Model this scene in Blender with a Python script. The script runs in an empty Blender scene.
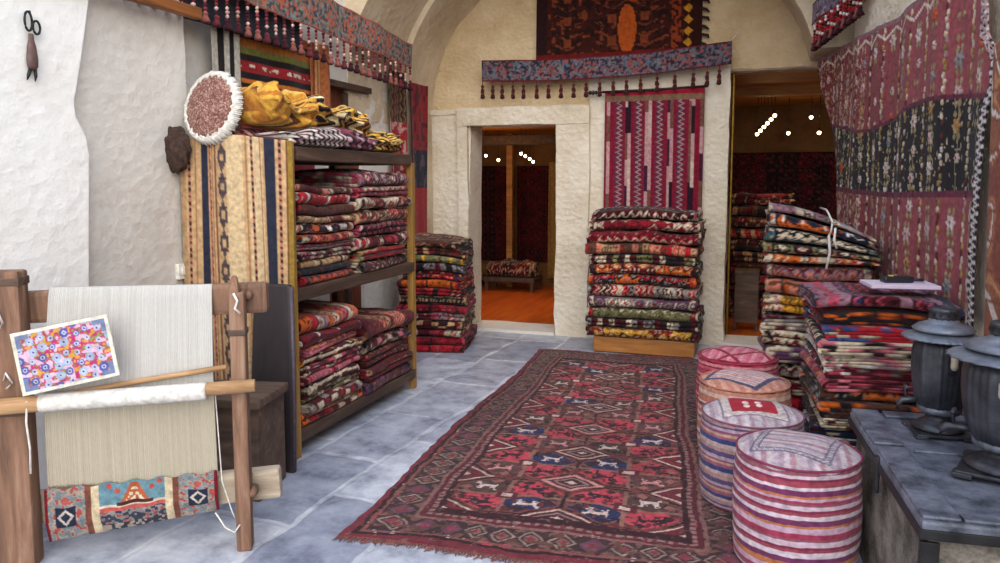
import bpy, bmesh, math, random
import numpy as np
from mathutils import Vector, Matrix
random.seed(7); np.random.seed(7)
PI = math.pi
SC = bpy.context.scene
COL = SC.collection

# ---------------------------------------------------------------- colours
def lin(h):
    if isinstance(h, str):
        h = h.lstrip('#'); c = [int(h[i:i+2], 16)/255 for i in (0, 2, 4)]
    else:
        c = list(h)
    return np.array([x/12.92 if x <= .04045 else ((x+.055)/1.055)**2.4 for x in c])
def L4(h): return tuple(lin(h)) + (1.0,)
PAL = {k: lin(v) for k, v in {
    'red': '#b3202c', 'dark red': '#7a1a26', 'maroon': '#571621', 'cream': '#d2bfa4', 'white': '#dfd6cc',
    'navy': '#27304f', 'blue': '#3c4f86', 'black': '#241d20', 'brown': '#5c3729', 'tan': '#b78f68', 'orange': '#d5631f',
    'salmon': '#d57f66', 'pink': '#cf6f7d', 'gold': '#d99a2e', 'grey': '#8d827f', 'teal': '#42666c', 'mauve': '#98707c',
    'olive': '#77714b', 'rose': '#b04457', 'purple': '#5e3a58'}.items()}
def P(n): return PAL[n]

# ---------------------------------------------------------------- materials
def new_mat(name):
    m = bpy.data.materials.new(name); m.use_nodes = True
    nt = m.node_tree; b = nt.nodes['Principled BSDF']
    return m, nt, b
def N(nt, t, **kw):
    n = nt.nodes.new(t)
    for k, v in kw.items():
        if k in n.inputs: n.inputs[k].default_value = v
        else: setattr(n, k, v)
    return n
def ramp(nt, stops):
    r = nt.nodes.new('ShaderNodeValToRGB'); e = r.color_ramp.elements
    while len(e) < len(stops): e.new(.5)
    for i, (p, c) in enumerate(stops):
        e[i].position = p; e[i].color = L4(c)
    return r
def bump(nt, b, src, strength, dist=.01):
    n = N(nt, 'ShaderNodeBump'); n.inputs['Strength'].default_value = strength; n.inputs['Distance'].default_value = dist
    nt.links.new(src, n.inputs['Height']); nt.links.new(n.outputs['Normal'], b.inputs['Normal'])

def textile_mat(name, scale=260, strength=.5, rough=.95, lo=.72, hi=1.22):
    m, nt, b = new_mat(name)
    a = N(nt, 'ShaderNodeAttribute', attribute_name='Col')
    tc = N(nt, 'ShaderNodeTexCoord')
    n1 = N(nt, 'ShaderNodeTexNoise', Scale=scale, Detail=3.0)
    n2 = N(nt, 'ShaderNodeTexNoise', Scale=scale/7, Detail=4.0)
    nt.links.new(tc.outputs['Object'], n1.inputs['Vector']); nt.links.new(tc.outputs['Object'], n2.inputs['Vector'])
    mr = N(nt, 'ShaderNodeMapRange'); mr.inputs['From Min'].default_value = .3; mr.inputs['From Max'].default_value = .7
    mr.inputs['To Min'].default_value = lo; mr.inputs['To Max'].default_value = hi
    nt.links.new(n2.outputs['Fac'], mr.inputs['Value'])
    mx = N(nt, 'ShaderNodeMix', data_type='RGBA', blend_type='MULTIPLY'); mx.inputs[0].default_value = 1
    nt.links.new(a.outputs['Color'], mx.inputs[6]); nt.links.new(mr.outputs[0], mx.inputs[7])
    nt.links.new(mx.outputs[2], b.inputs['Base Color'])
    b.inputs['Roughness'].default_value = rough
    b.inputs['Specular IOR Level'].default_value = .15
    b.inputs['Sheen Weight'].default_value = .08
    ad = N(nt, 'ShaderNodeMath', operation='ADD')
    nt.links.new(n1.outputs['Fac'], ad.inputs[0]); nt.links.new(n2.outputs['Fac'], ad.inputs[1])
    bump(nt, b, ad.outputs[0], strength, .006)
    return m
M_TEX = textile_mat('woven_wool')
M_PILE = textile_mat('knotted_pile', 180, .7)
M_COTTON = textile_mat('cotton_warp', 400, .15, .9, .97, 1.03)

def wood_mat(name, c1, c2, c3=None, scale=6, rough=.6, stretch=(1, 1, .12), strength=.25):
    m, nt, b = new_mat(name)
    tc = N(nt, 'ShaderNodeTexCoord'); mp = N(nt, 'ShaderNodeMapping'); mp.inputs['Scale'].default_value = stretch
    nt.links.new(tc.outputs['Object'], mp.inputs['Vector'])
    n1 = N(nt, 'ShaderNodeTexNoise', Scale=scale*4, Detail=8.0, Roughness=.65, Distortion=.6)
    nt.links.new(mp.outputs[0], n1.inputs['Vector'])
    r = ramp(nt, [(.3, c1), (.55, c2), (.75, c3 or c2)])
    nt.links.new(n1.outputs['Fac'], r.inputs['Fac'])
    nt.links.new(r.outputs['Color'], b.inputs['Base Color'])
    b.inputs['Roughness'].default_value = rough
    bump(nt, b, n1.outputs['Fac'], strength, .01)
    return m
def stone_mat(name, c1, c2, c3, scale=2.2, bmp=.6, rough=.95):
    m, nt, b = new_mat(name)
    tc = N(nt, 'ShaderNodeTexCoord')
    n1 = N(nt, 'ShaderNodeTexNoise', Scale=scale, Detail=9.0, Roughness=.62)
    n2 = N(nt, 'ShaderNodeTexNoise', Scale=scale*14, Detail=6.0, Roughness=.7)
    n3 = N(nt, 'ShaderNodeTexVoronoi', Scale=scale*9)
    mp = N(nt, 'ShaderNodeMapping'); mp.inputs['Scale'].default_value = (1, 1, 1.25)
    nt.links.new(tc.outputs['Object'], mp.inputs['Vector'])
    for n in (n1, n2, n3): nt.links.new(mp.outputs[0], n.inputs['Vector'])
    ad = N(nt, 'ShaderNodeMath', operation='MULTIPLY_ADD'); ad.inputs[1].default_value = .35
    nt.links.new(n2.outputs['Fac'], ad.inputs[0]); nt.links.new(n1.outputs['Fac'], ad.inputs[2])
    r = ramp(nt, [(.42, c1), (.62, c2), (.85, c3)])
    nt.links.new(ad.outputs[0], r.inputs['Fac']); nt.links.new(r.outputs['Color'], b.inputs['Base Color'])
    b.inputs['Roughness'].default_value = rough; b.inputs['Specular IOR Level'].default_value = .15
    a2 = N(nt, 'ShaderNodeMath', operation='MULTIPLY_ADD'); a2.inputs[1].default_value = .25
    nt.links.new(n3.outputs['Distance'], a2.inputs[0]); nt.links.new(ad.outputs[0], a2.inputs[2])
    bump(nt, b, a2.outputs[0], bmp, .05)
    return m
M_PLASTER = stone_mat('limewashed_plaster', '#ded8cd', '#efebe3', '#f7f5f0', 1.5, .35)
M_ASHLAR = stone_mat('pale_bare_stone', '#bfb6ab', '#d2cbc1', '#dcd6cc', 1.6, .4)
M_STONE = stone_mat('cream_tuff', '#c3b49c', '#d8cab4', '#e6dccb', 1.8, .8)
M_TAN = stone_mat('tan_tuff', '#b89c78', '#cdb38c', '#dcc6a2', 2.5, .7)
M_VAULT = stone_mat('vault_tuff', '#b09b80', '#c6b296', '#dccdb4', 1.6, .6)
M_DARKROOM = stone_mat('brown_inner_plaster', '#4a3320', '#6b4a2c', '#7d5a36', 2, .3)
M_OLDWOOD = wood_mat('loom_wood', '#4d372a', '#84604a', '#a58a74', 5, .75)
M_POLE = wood_mat('pole_wood', '#85603f', '#bd9468', '#d3b48c', 5, .6, (.12, 1, 1))
M_PALEWOOD = wood_mat('pale_plank', '#8d7c68', '#b3a28c', '#c9bca8', 5, .8, (.15, 1, 1))
M_SHELF = wood_mat('dark_shelf_wood', '#2e2019', '#4d382b', '#6a5240', 5, .7, (1, .12, 1))
M_GOLDWOOD = wood_mat('golden_post_wood', '#6b4a20', '#9c7434', '#b58d48', 5, .6)
M_BOXWOOD = wood_mat('amber_box_wood', '#7a4a1c', '#a4692b', '#bd823c', 4, .5, (.15, 1, 1))
M_BEAM = wood_mat('rail_wood', '#5c3013', '#8f5423', '#a96a30', 4, .55, (1, .12, 1))
M_CHESTDARK = wood_mat('dark_board', '#1d181b', '#2c2427', '#3a3034', 3, .55)
M_GREYWOOD = wood_mat('grey_brown_wood', '#3a2c24', '#5b4638', '#776558', 4, .75, (.15, 1, 1))
M_DOORWOOD = wood_mat('red_brown_door', '#3b1c10', '#6b3319', '#854522', 4, .6)
M_INFLOOR = wood_mat('orange_floorboards', '#8a3c12', '#b9591d', '#cf7028', 3, .35, (1, .1, 1), .1)
M_INWOOD = wood_mat('honey_beam', '#7a4a1a', '#b0742c', '#c98c3d', 3, .6, (.15, 1, 1))

def metal_mat(name, c1, c2, rough=.5, met=.7, scale=9, bmp=.15):
    m, nt, b = new_mat(name)
    tc = N(nt, 'ShaderNodeTexCoord'); n1 = N(nt, 'ShaderNodeTexNoise', Scale=scale, Detail=8.0, Roughness=.7)
    nt.links.new(tc.outputs['Object'], n1.inputs['Vector'])
    r = ramp(nt, [(.35, c1), (.7, c2)])
    nt.links.new(n1.outputs['Fac'], r.inputs['Fac']); nt.links.new(r.outputs['Color'], b.inputs['Base Color'])
    b.inputs['Metallic'].default_value = met; b.inputs['Roughness'].default_value = rough
    bump(nt, b, n1.outputs['Fac'], bmp, .01)
    return m
M_IRON = metal_mat('tarnished_iron', '#2c2c31', '#585960', .42, .5)
M_IRONLIGHT = metal_mat('dusty_zinc', '#5a5f69', '#8d939f', .45, .5)
M_LID = metal_mat('zinc_sheet_lid', '#3d404b', '#9499a8', .42, .3, 9)
M_BLACKIRON = metal_mat('black_iron', '#1d1c1e', '#3a383a', .55, .5)
M_RUST = stone_mat('rusty_weathered_board', '#2f2a25', '#6f675d', '#ada395', 5, .8, .8)
M_BRASS = metal_mat('brass_strip', '#5a4418', '#8d6c2a', .4, .9)

def plain_mat(name, c, rough=.7, emit=None, strength=0, scale=40, var=.25):
    m, nt, b = new_mat(name)
    tc = N(nt, 'ShaderNodeTexCoord'); n1 = N(nt, 'ShaderNodeTexNoise', Scale=scale, Detail=4.0)
    nt.links.new(tc.outputs['Object'], n1.inputs['Vector'])
    c0 = lin(c)
    r = nt.nodes.new('ShaderNodeValToRGB'); e = r.color_ramp.elements
    e[0].position = .3; e[0].color = tuple(c0*(1-var)) + (1,); e[1].position = .7; e[1].color = tuple(np.minimum(c0*(1+var), 1)) + (1,)
    nt.links.new(n1.outputs['Fac'], r.inputs['Fac']); nt.links.new(r.outputs['Color'], b.inputs['Base Color'])
    b.inputs['Roughness'].default_value = rough
    if emit:
        b.inputs['Emission Color'].default_value = L4(emit); b.inputs['Emission Strength'].default_value = strength
    return m
M_THREAD = plain_mat('white_cotton', '#d3cec5', .9)
M_FUR = plain_mat('brown_fleece', '#3a271f', .95, None, 0, 60, .6)
M_LEATHER = plain_mat('brown_leather', '#5f4742', .6)
M_SWITCH = plain_mat('white_plastic', '#e2ded2', .4)
M_BLACK = plain_mat('black_plastic', '#1d1f26', .4)
M_PAPER = plain_mat('mauve_paper', '#d9c7d6', .6, None, 0, 30, .06)
M_BULB = plain_mat('lamp_glass', '#fff3dc', .3, '#ffd9a0', 14)
M_DARKHOUSING = plain_mat('lamp_housing', '#2b2119', .5)

def floor_mat():
    m, nt, b = new_mat('grey_flagstones')
    tc = N(nt, 'ShaderNodeTexCoord')
    mp = N(nt, 'ShaderNodeMapping'); mp.inputs['Rotation'].default_value = (0, 0, PI/2 + .05); mp.inputs['Location'].default_value = (.13, .2, 0)
    nz = N(nt, 'ShaderNodeTexNoise', Scale=2.2, Detail=3.0)
    nt.links.new(tc.outputs['Object'], mp.inputs['Vector']); nt.links.new(tc.outputs['Object'], nz.inputs['Vector'])
    vm = N(nt, 'ShaderNodeVectorMath', operation='MULTIPLY_ADD'); vm.inputs[1].default_value = (.16, .16, 0)
    nt.links.new(nz.outputs['Color'], vm.inputs[0]); nt.links.new(mp.outputs[0], vm.inputs[2])
    br = N(nt, 'ShaderNodeTexBrick', offset=.43, squash=1.25, squash_frequency=3)
    br.inputs['Color1'].default_value = L4('#9a9fae'); br.inputs['Color2'].default_value = L4('#d6d8de')
    br.inputs['Mortar'].default_value = L4('#d9dade'); br.inputs['Scale'].default_value = 1
    br.inputs['Mortar Size'].default_value = .02; br.inputs['Mortar Smooth'].default_value = .5
    br.inputs['Brick Width'].default_value = .80; br.inputs['Row Height'].default_value = .44; br.inputs['Bias'].default_value = 0
    nt.links.new(vm.outputs[0], br.inputs['Vector'])
    n1 = N(nt, 'ShaderNodeTexNoise', Scale=5.0, Detail=9.0, Roughness=.68)
    n2 = N(nt, 'ShaderNodeTexNoise', Scale=45.0, Detail=6.0, Roughness=.7)
    nt.links.new(tc.outputs['Object'], n1.inputs['Vector']); nt.links.new(tc.outputs['Object'], n2.inputs['Vector'])
    r = ramp(nt, [(.34, '#8d919f'), (.48, '#d6d8df'), (.62, '#ffffff')])
    nt.links.new(n1.outputs['Fac'], r.inputs['Fac'])
    mx = N(nt, 'ShaderNodeMix', data_type='RGBA', blend_type='MULTIPLY'); mx.inputs[0].default_value = .85
    nt.links.new(br.outputs['Color'], mx.inputs[6]); nt.links.new(r.outputs['Color'], mx.inputs[7])
    nt.links.new(mx.outputs[2], b.inputs['Base Color'])
    b.inputs['Roughness'].default_value = .42; b.inputs['Specular IOR Level'].default_value = .6
    ad = N(nt, 'ShaderNodeMath', operation='MULTIPLY_ADD'); ad.inputs[1].default_value = .5
    nt.links.new(n2.outputs['Fac'], ad.inputs[0]); nt.links.new(n1.outputs['Fac'], ad.inputs[2])
    a2 = N(nt, 'ShaderNodeMath', operation='SUBTRACT')
    nt.links.new(ad.outputs[0], a2.inputs[0]); nt.links.new(br.outputs['Fac'], a2.inputs[1])
    bump(nt, b, a2.outputs[0], .35, .012)
    return m
M_FLOOR = floor_mat()

# ---------------------------------------------------------------- objects
def mesh_np(name, verts, faces, colors=None, mat=None, smooth=False):
    """verts (n,3), faces: array (k,4) of quads or list of polygons"""
    me = bpy.data.meshes.new(name)
    if isinstance(faces, np.ndarray):
        nv, nf, w = len(verts), len(faces), faces.shape[1]
        me.vertices.add(nv); me.vertices.foreach_set('co', np.asarray(verts, np.float32).ravel())
        me.loops.add(nf*w); me.loops.foreach_set('vertex_index', faces.astype(np.int32).ravel())
        me.polygons.add(nf)
        me.polygons.foreach_set('loop_start', np.arange(0, nf*w, w, dtype=np.int32))
        me.update(calc_edges=True)
    else:
        me.from_pydata([tuple(v) for v in verts], [], faces); me.update()
    if colors is not None:
        a = me.color_attributes.new('Col', 'FLOAT_COLOR', 'POINT')
        c = np.ones((len(verts), 4), np.float32); c[:, :3] = colors
        a.data.foreach_set('color', c.ravel())
    if mat: me.materials.append(mat)
    if smooth: me.polygons.foreach_set('use_smooth', np.ones(len(me.polygons), bool))
    me.validate()
    return me
def obj(name, me, parent=None, loc=(0, 0, 0), rot=(0, 0, 0)):
    o = bpy.data.objects.new(name, me); COL.objects.link(o)
    o.location = loc; o.rotation_euler = rot
    if parent: o.parent = parent
    return o
def tag(o, label, cat, group=None, kind=None):
    o['label'] = label; o['category'] = cat
    if group: o['group'] = group
    if kind: o['kind'] = kind
    return o
def thing(name, label, cat, loc=(0, 0, 0), rot=(0, 0, 0), group=None):
    return tag(obj(name, None, None, loc, rot), label, cat, group)
def struct(o): o['kind'] = 'structure'; return o

def bm_mesh(name, bm, mat, smooth=False):
    me = bpy.data.meshes.new(name); bm.normal_update(); bm.to_mesh(me); bm.free()
    me.materials.append(mat)
    if smooth: me.polygons.foreach_set('use_smooth', np.ones(len(me.polygons), bool))
    return me
def bx(bm, c, s, rot=None, bev=.004, taper=None):
    r = bmesh.ops.create_cube(bm, size=1)
    vs = r['verts']
    for v in vs:
        k = 1 if taper is None or v.co.z < 0 else taper
        v.co = Vector((v.co.x*s[0]*k, v.co.y*s[1]*k, v.co.z*s[2]))
    if bev:
        es = list({e for v in vs for e in v.link_edges})
        rr = bmesh.ops.bevel(bm, geom=es, offset=bev, segments=2, affect='EDGES', profile=.6)
        vs = list({v for f in rr['faces'] for v in f.verts} | {v for v in vs if v.is_valid})
    m = Matrix.Translation(c) @ (rot if rot is not None else Matrix.Identity(4))
    for v in vs: v.co = m @ v.co
    return vs
def box_mesh(name, c, s, mat, rot=None, bev=.005, taper=None):
    bm = bmesh.new(); bx(bm, c, s, rot, bev, taper); return bm_mesh(name, bm, mat)
def tube_into(bm, pts, r, seg=8):
    pts = [Vector(p) for p in pts]; rings = []
    up = Vector((0, 0, 1))
    for i, p in enumerate(pts):
        d = (pts[min(i+1, len(pts)-1)] - pts[max(i-1, 0)]).normalized()
        a = d.cross(up) if abs(d.dot(up)) < .95 else d.cross(Vector((1, 0, 0)))
        a.normalize(); b = d.cross(a)
        rr = r[i] if isinstance(r, (list, tuple)) else r
        rings.append([bm.verts.new(p + (a*math.cos(t) + b*math.sin(t))*rr) for t in [2*PI*k/seg for k in range(seg)]])
    for i in range(len(rings)-1):
        for k in range(seg):
            bm.faces.new((rings[i][k], rings[i][(k+1) % seg], rings[i+1][(k+1) % seg], rings[i+1][k]))
    bm.faces.new(rings[0][::-1]); bm.faces.new(rings[-1])
def tube_mesh(name, pts, r, mat, seg=8):
    bm = bmesh.new(); tube_into(bm, pts, r, seg); bmesh.ops.recalc_face_normals(bm, faces=bm.faces); return bm_mesh(name, bm, mat, True)
def lathe(name, prof, mat, seg=32, colf=None, radf=None, smooth=True, cap=True):
    V, F, C = [], [], []
    for (r, z) in prof:
        for k in range(seg):
            t = 2*PI*k/seg
            rr = r*(radf(t, z) if radf else 1)
            V.append((rr*math.cos(t), rr*math.sin(t), z))
            if colf: C.append(colf(t, r, z))
    n = len(prof)
    for i in range(n-1):
        for k in range(seg):
            F.append((i*seg+k, i*seg+(k+1) % seg, (i+1)*seg+(k+1) % seg, (i+1)*seg+k))
    if cap: F.append(tuple(range(seg))[::-1]); F.append(tuple((n-1)*seg+k for k in range(seg)))
    return mesh_np(name, V, F, np.array(C) if colf else None, mat, smooth)

# noise helpers
def frac(x): return x - np.floor(x)
def hsh(i, j, s=0): return frac(np.sin(np.asarray(i)*127.1 + np.asarray(j)*311.7 + s*74.7)*43758.5453)
def vnoise(x, y, s=0):
    i, j = np.floor(x), np.floor(y); f, g = x-i, y-j
    f = f*f*(3-2*f); g = g*g*(3-2*g)
    return (hsh(i, j, s)*(1-f)*(1-g) + hsh(i+1, j, s)*f*(1-g) + hsh(i, j+1, s)*(1-f)*g + hsh(i+1, j+1, s)*f*g)
def tri(x): return np.abs(frac(x)-.5)*2
def put(c, mask, col):
    c[mask] = col[mask] if getattr(col, 'ndim', 1) > 1 else col

# cloth sheet: P (n,m,3), colours (n,m,3); gives a thin closed slab
def sheet(name, Pt, C, th=.006, mat=None, back=None):
    n, m, _ = Pt.shape
    du = np.gradient(Pt, axis=0); dv = np.gradient(Pt, axis=1)
    nn = np.cross(du, dv); nn /= np.linalg.norm(nn, axis=2, keepdims=True)+1e-9
    B = Pt - nn*th
    V = np.concatenate([Pt.reshape(-1, 3), B.reshape(-1, 3)])
    Cc = np.concatenate([C.reshape(-1, 3), (C*.8).reshape(-1, 3)])
    idx = np.arange(n*m).reshape(n, m); o = n*m
    q = np.stack([idx[:-1, :-1], idx[1:, :-1], idx[1:, 1:], idx[:-1, 1:]], -1).reshape(-1, 4)
    qb = q[:, ::-1] + o
    def side(a, flip):
        s = np.stack([a[:-1], a[1:], a[1:]+o, a[:-1]+o], -1)
        return s[:, ::-1] if flip else s
    F = np.concatenate([q, qb, side(idx[0], False), side(idx[-1], True), side(idx[:, 0], True), side(idx[:, -1], False)])
    return mesh_np(name, V, F, Cc, mat or M_TEX, True)

# ---------------------------------------------------------------- rug patterns
def pattern(style, cols, u, v, W, seed, wear=.05):
    """u along the length, v across 0..W (metres); cols: main, second, third, fourth"""
    c0, c1, c2, c3 = [np.asarray(x) for x in cols]
    dk = c0*.25
    # hand-woven wobble
    v = v+.010*(vnoise(u*22+seed, v*22, seed)-.5); u = u+.012*(vnoise(u*20, v*20+seed, seed+3)-.5)
    C = np.empty(u.shape+(3,)); C[:] = c0
    e = np.minimum(v, W-v)
    big = hsh(np.floor(v/.19+.31*seed), 7, seed)          # broad sections along the fold
    if style == 'motif':
        p, q = .115, .09
        i, j = np.floor(v/p+.3*seed), np.floor(u/q)
        a = frac(v/p+.3*seed)-.5; b = frac(u/q)-.5
        d = np.abs(a)+np.abs(b); cell = hsh(i, j, seed)
        put(C, big > .62, c1)
        put(C, d < .43, dk); put(C, d < .38, c1); put(C, (d < .38) & (cell > .5), c2); put(C, (d < .38) & (big > .62), c0)
        put(C, d < .24, dk); put(C, d < .20, c3); put(C, d < .09, c0)
        put(C, (np.abs(a) > .455) & (np.abs(b) < .3), c2); put(C, (np.abs(np.abs(a)-.36)+np.abs(np.abs(b)-.36) < .09), c3)
    elif style == 'bands':
        k = np.floor(v/.05); h = hsh(k, 3, seed); t = frac(v/.05)
        put(C, h > .40, c1); put(C, h > .66, c2); put(C, h > .9, c3)
        z = tri(u/.05)
        zg = (hsh(k, 9, seed) > .55) & (np.abs(t-.2-.6*z) < .13)
        put(C, zg, c3); put(C, (hsh(k, 9, seed) < .3) & (np.abs(t-.5)+np.abs(frac(u/.04)-.5) < .35), dk)
        put(C, (t < .10), dk)
    elif style == 'long':
        k = np.floor(u/.022); h = hsh(k, 5, seed)
        put(C, h > .4, c1); put(C, h > .65, c2); put(C, h > .88, c3)
        put(C, (frac(v/.03+k*.5) < .4) & (hsh(k, 8, seed) > .6), c3*.8)
    elif style == 'check':
        k = np.floor(v/.07); j = np.floor(u/.04); h = frac((k+j)*.5); hh = hsh(k, j, seed)
        put(C, h > .2, c1); put(C, (h > .2) & (hh > .6), c2); put(C, (h < .2) & (hh > .78), c3)
        put(C, (frac(v/.07) < .12) | (frac(u/.04) < .14), dk)
    elif style == 'zigzag':
        z = tri(v/.075)*.036
        k = np.floor((u+z)/.019); h = hsh(k, 2, seed)
        put(C, h > .35, c1); put(C, h > .62, c2); put(C, h > .86, c3)
        put(C, frac((u+z)/.019) < .18, dk)
    elif style == 'plain':
        put(C, frac(v/.23+seed*.37) < .10, c1); put(C, frac(v/.31+seed*.17) < .07, c2)
        put(C, (frac(u/.17+.3) < .09), c2); put(C, (np.abs(frac(v/.06)-.5)+np.abs(frac(u/.06)-.5) < .14) & (big > .4), c3)
        put(C, (frac(u/.17+.3) > .09) & (frac(u/.17+.3) < .14), dk)
    if style in ('motif', 'zigzag', 'check'):
        bw = .06
        put(C, e < bw, c2*.9); put(C, (e < bw) & (tri(u/.04)*.04+.008 > e), c1*.8); put(C, (e > bw-.010) & (e < bw), dk)
    kk = hsh(np.floor(u/.05), 21, seed); sv = e < .018
    put(C, sv & (kk > .3), c1*.85); put(C, sv & (kk > .55), c2*.85); put(C, sv & (kk > .8), c3*.85)
    s = hsh(np.floor(v/.012), np.floor(u/.012), seed+1)
    put(C, s > 1-wear, C*.5+c3*.45); put(C, s < wear*1.5, C*.35)
    C = C*(.60+.5*vnoise(u*9, v*7, seed+6))[..., None]
    C *= (.80+.40*hsh(np.floor(v/.009), np.floor(u/.009), seed+2))[..., None]
    return C

# folded rug: an actual sheet folded over, width along x, folds facing -y
def fold_centre(D, T, mode, rnd):
    ds = .02
    pts = []
    def line(a, b):
        k1 = min(.14, max(a[0], b[0])); d0 = min(a[0], b[0]); d1 = max(a[0], b[0])
        xs = [d0]
        while xs[-1] < d1-.004: xs.append(xs[-1]+(.013 if xs[-1] < k1 else .035))
        xs[-1] = d1
        if a[0] > b[0]: xs = xs[::-1]
        pts.extend([(x, a[1]) for x in xs[:-1]])
    def arc(c, r, a0, a1, n=8):
        pts.extend([(c[0]+r*math.cos(a0+(a1-a0)*i/n), c[1]+r*math.sin(a0+(a1-a0)*i/n)) for i in range(n)])
    if mode == 'nest':
        t = T/4
        line((D, t/2), (2*t, t/2)); arc((2*t, T/2), 1.5*t, 1.5*PI, .5*PI, 12)
        line((2*t, T-t/2), (D-t, T-t/2)); arc((D-t, T-t), t/2, PI/2, -PI/2)
        line((D-t, T-1.5*t), (2*t, T-1.5*t)); arc((2*t, T/2), t/2, PI/2, 1.5*PI, 6)
        line((2*t, 1.5*t), (D-.01, 1.5*t)); pts.append((D-.01, 1.5*t))
    else:
        n = 4 if mode == 'zig' else 2
        t = T/n; d0 = [t*.6+rnd.random()*.02 for _ in range(n)]
        line((D, t/2), (d0[0]+t/2, t/2))
        for i in range(n-1):
            zc = t*(i+1)
            if i % 2 == 0:
                arc((d0[i]+t/2, zc), t/2, 1.5*PI, .5*PI)
                line((d0[i]+t/2, zc+t/2), (D-t, zc+t/2))
            else:
                arc((D-t, zc), t/2, -PI/2, PI/2)
                line((D-t, zc+t/2), (d0[i+1]+t/2, zc+t/2))
        pts.append((D-t, T-t/2) if n % 2 == 0 else (d0[-1]+t/2, T-t/2))
    return np.array(pts), t
def folded(name, W, D, T, mode, style, cols, seed, warp=.012, dv=.0115, bend=0.0, sag=None):
    rnd = random.Random(seed)
    c, t = fold_centre(D, T, mode, rnd)
    tg = np.gradient(c, axis=0); tg /= np.linalg.norm(tg, axis=1, keepdims=True)+1e-9
    nr = np.stack([-tg[:, 1], tg[:, 0]], 1)
    u = np.concatenate([[0], np.cumsum(np.linalg.norm(np.diff(c, axis=0), axis=1))])
    h = t*.46
    m = max(6, int(W/dv)); v = np.linspace(0, W, m)
    k = len(c)
    sides = []
    for sgn in (1, -1):
        q = c + nr*h*sgn
        Pp = np.empty((k, m, 3)); Pp[:, :, 0] = v[None]-W/2; Pp[:, :, 1] = q[:, 0:1]-D/2; Pp[:, :, 2] = q[:, 1:2]
        sides.append(Pp)
    U = np.repeat(u[:, None], m, 1)+seed*.173; Vv = np.repeat(v[None], k, 0)
    C1 = pattern(style, cols, U, Vv, W, seed)
    V = np.concatenate([sides[0].reshape(-1, 3), sides[1].reshape(-1, 3)])
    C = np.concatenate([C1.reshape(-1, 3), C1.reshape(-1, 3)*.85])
    # gentle unevenness shared by the whole pack; sides not dead straight
    V[:, 2] += warp*(vnoise(V[:, 0]*5+seed, V[:, 1]*5, seed)-.5)*np.clip(V[:, 2]/T*1.5, .15, 1)
    V[:, 1] += .035*(vnoise(V[:, 0]*4, V[:, 2]*9, seed+5)-.5)
    V[:, 0] += .03*(vnoise(V[:, 1]*5, V[:, 2]*25+seed, seed+9)-.5)*np.sign(V[:, 0])
    pinch = 1-.22*vnoise(V[:, 0]*7+seed*1.7, V[:, 0]*0+seed, seed+2)-.10*vnoise(V[:, 0]*19, V[:, 1]*9, seed+3)
    V[:, 2] *= pinch
    if sag: V[:, 2] += sag[0]*(vnoise(V[:, 0]*3.2+sag[1], V[:, 1]*2.2, sag[1])-.5)-sag[2]*(np.abs(V[:, 0])/(W/2))**3
    if bend: V[:, 2] -= bend*(np.abs(V[:, 0])/(W/2))**2.2*np.clip(V[:, 2]/T, 0, 1)
    idx = np.arange(k*m).reshape(k, m); o = k*m
    q = np.stack([idx[:-1, :-1], idx[:-1, 1:], idx[1:, 1:], idx[1:, :-1]], -1).reshape(-1, 4)
    def side(a, fl):
        s = np.stack([a[:-1], a[1:], a[1:]+o, a[:-1]+o], -1)
        return s[:, ::-1] if fl else s
    F = np.concatenate([q, q[:, ::-1]+o, side(idx[0], True), side(idx[-1], False), side(idx[:, 0], False), side(idx[:, -1], True)])
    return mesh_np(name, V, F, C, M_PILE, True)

ORD = ['topmost', 'second from top', 'third from top', 'fourth from top', 'fifth from top', 'sixth from top', 'seventh from top',
       'eighth from top', 'ninth from top', 'tenth from top', 'eleventh from top', 'twelfth from top', 'thirteenth from top',
       'fourteenth from top', 'fifteenth from top', 'sixteenth from top']
SEED = [100]
def stack(specs, where, group, base, W, D, H, face, jit=.02, modes=None, rzj=2.0, tops=None, wj=.08):
    """specs top->bottom: (style, main, second, third, fourth[, thick weight]). base: centre of the footprint, face: heading of the folds (deg about z)"""
    wts = [s[5] if len(s) > 5 else 1 for s in specs]; tot = sum(wts)
    z = base[2]; n = len(specs); rnd = random.Random(len(where)*13+n)
    for i in range(n-1, -1, -1):
        s = specs[i]; T = H*wts[i]/tot; SEED[0] += 1
        w = W*(1+rnd.uniform(-wj, wj)); d = D*(1+rnd.uniform(-.03, .0))
        mode = (s[6] if len(s) > 6 else None) or (modes or ['nest', 'zig', 'half'])[rnd.randrange(len(modes or 'abc'))]
        zf = (z-base[2])/H
        me = folded('folded_rug', w, d, T*1.08, mode, s[0], [P(x) for x in s[1:5]], SEED[0], warp=min(.014, T*.15), sag=(.055*zf, len(where)+n, .02*zf))
        f = face + (s[7] if len(s) > 7 else 0)
        a = math.radians(f + rnd.uniform(-rzj, rzj))
        o = obj('folded_rug', me, None, (base[0]+rnd.uniform(-jit, jit), base[1]+rnd.uniform(-jit, jit), z), (0, 0, a))
        tag(o, '%s and %s folded rug, %s %s' % (s[1], s[2], ORD[i] if i < n-1 else 'lowest', where), 'rug', group)
        z += T
    return z

# ================================================================ SETTING
struct(obj('floor', mesh_np('floor', [(-6, -4, 0), (4, -4, 0), (4, 7.15, 0), (-6, 7.15, 0)], [(0, 1, 2, 3)], None, M_FLOOR)))

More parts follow.
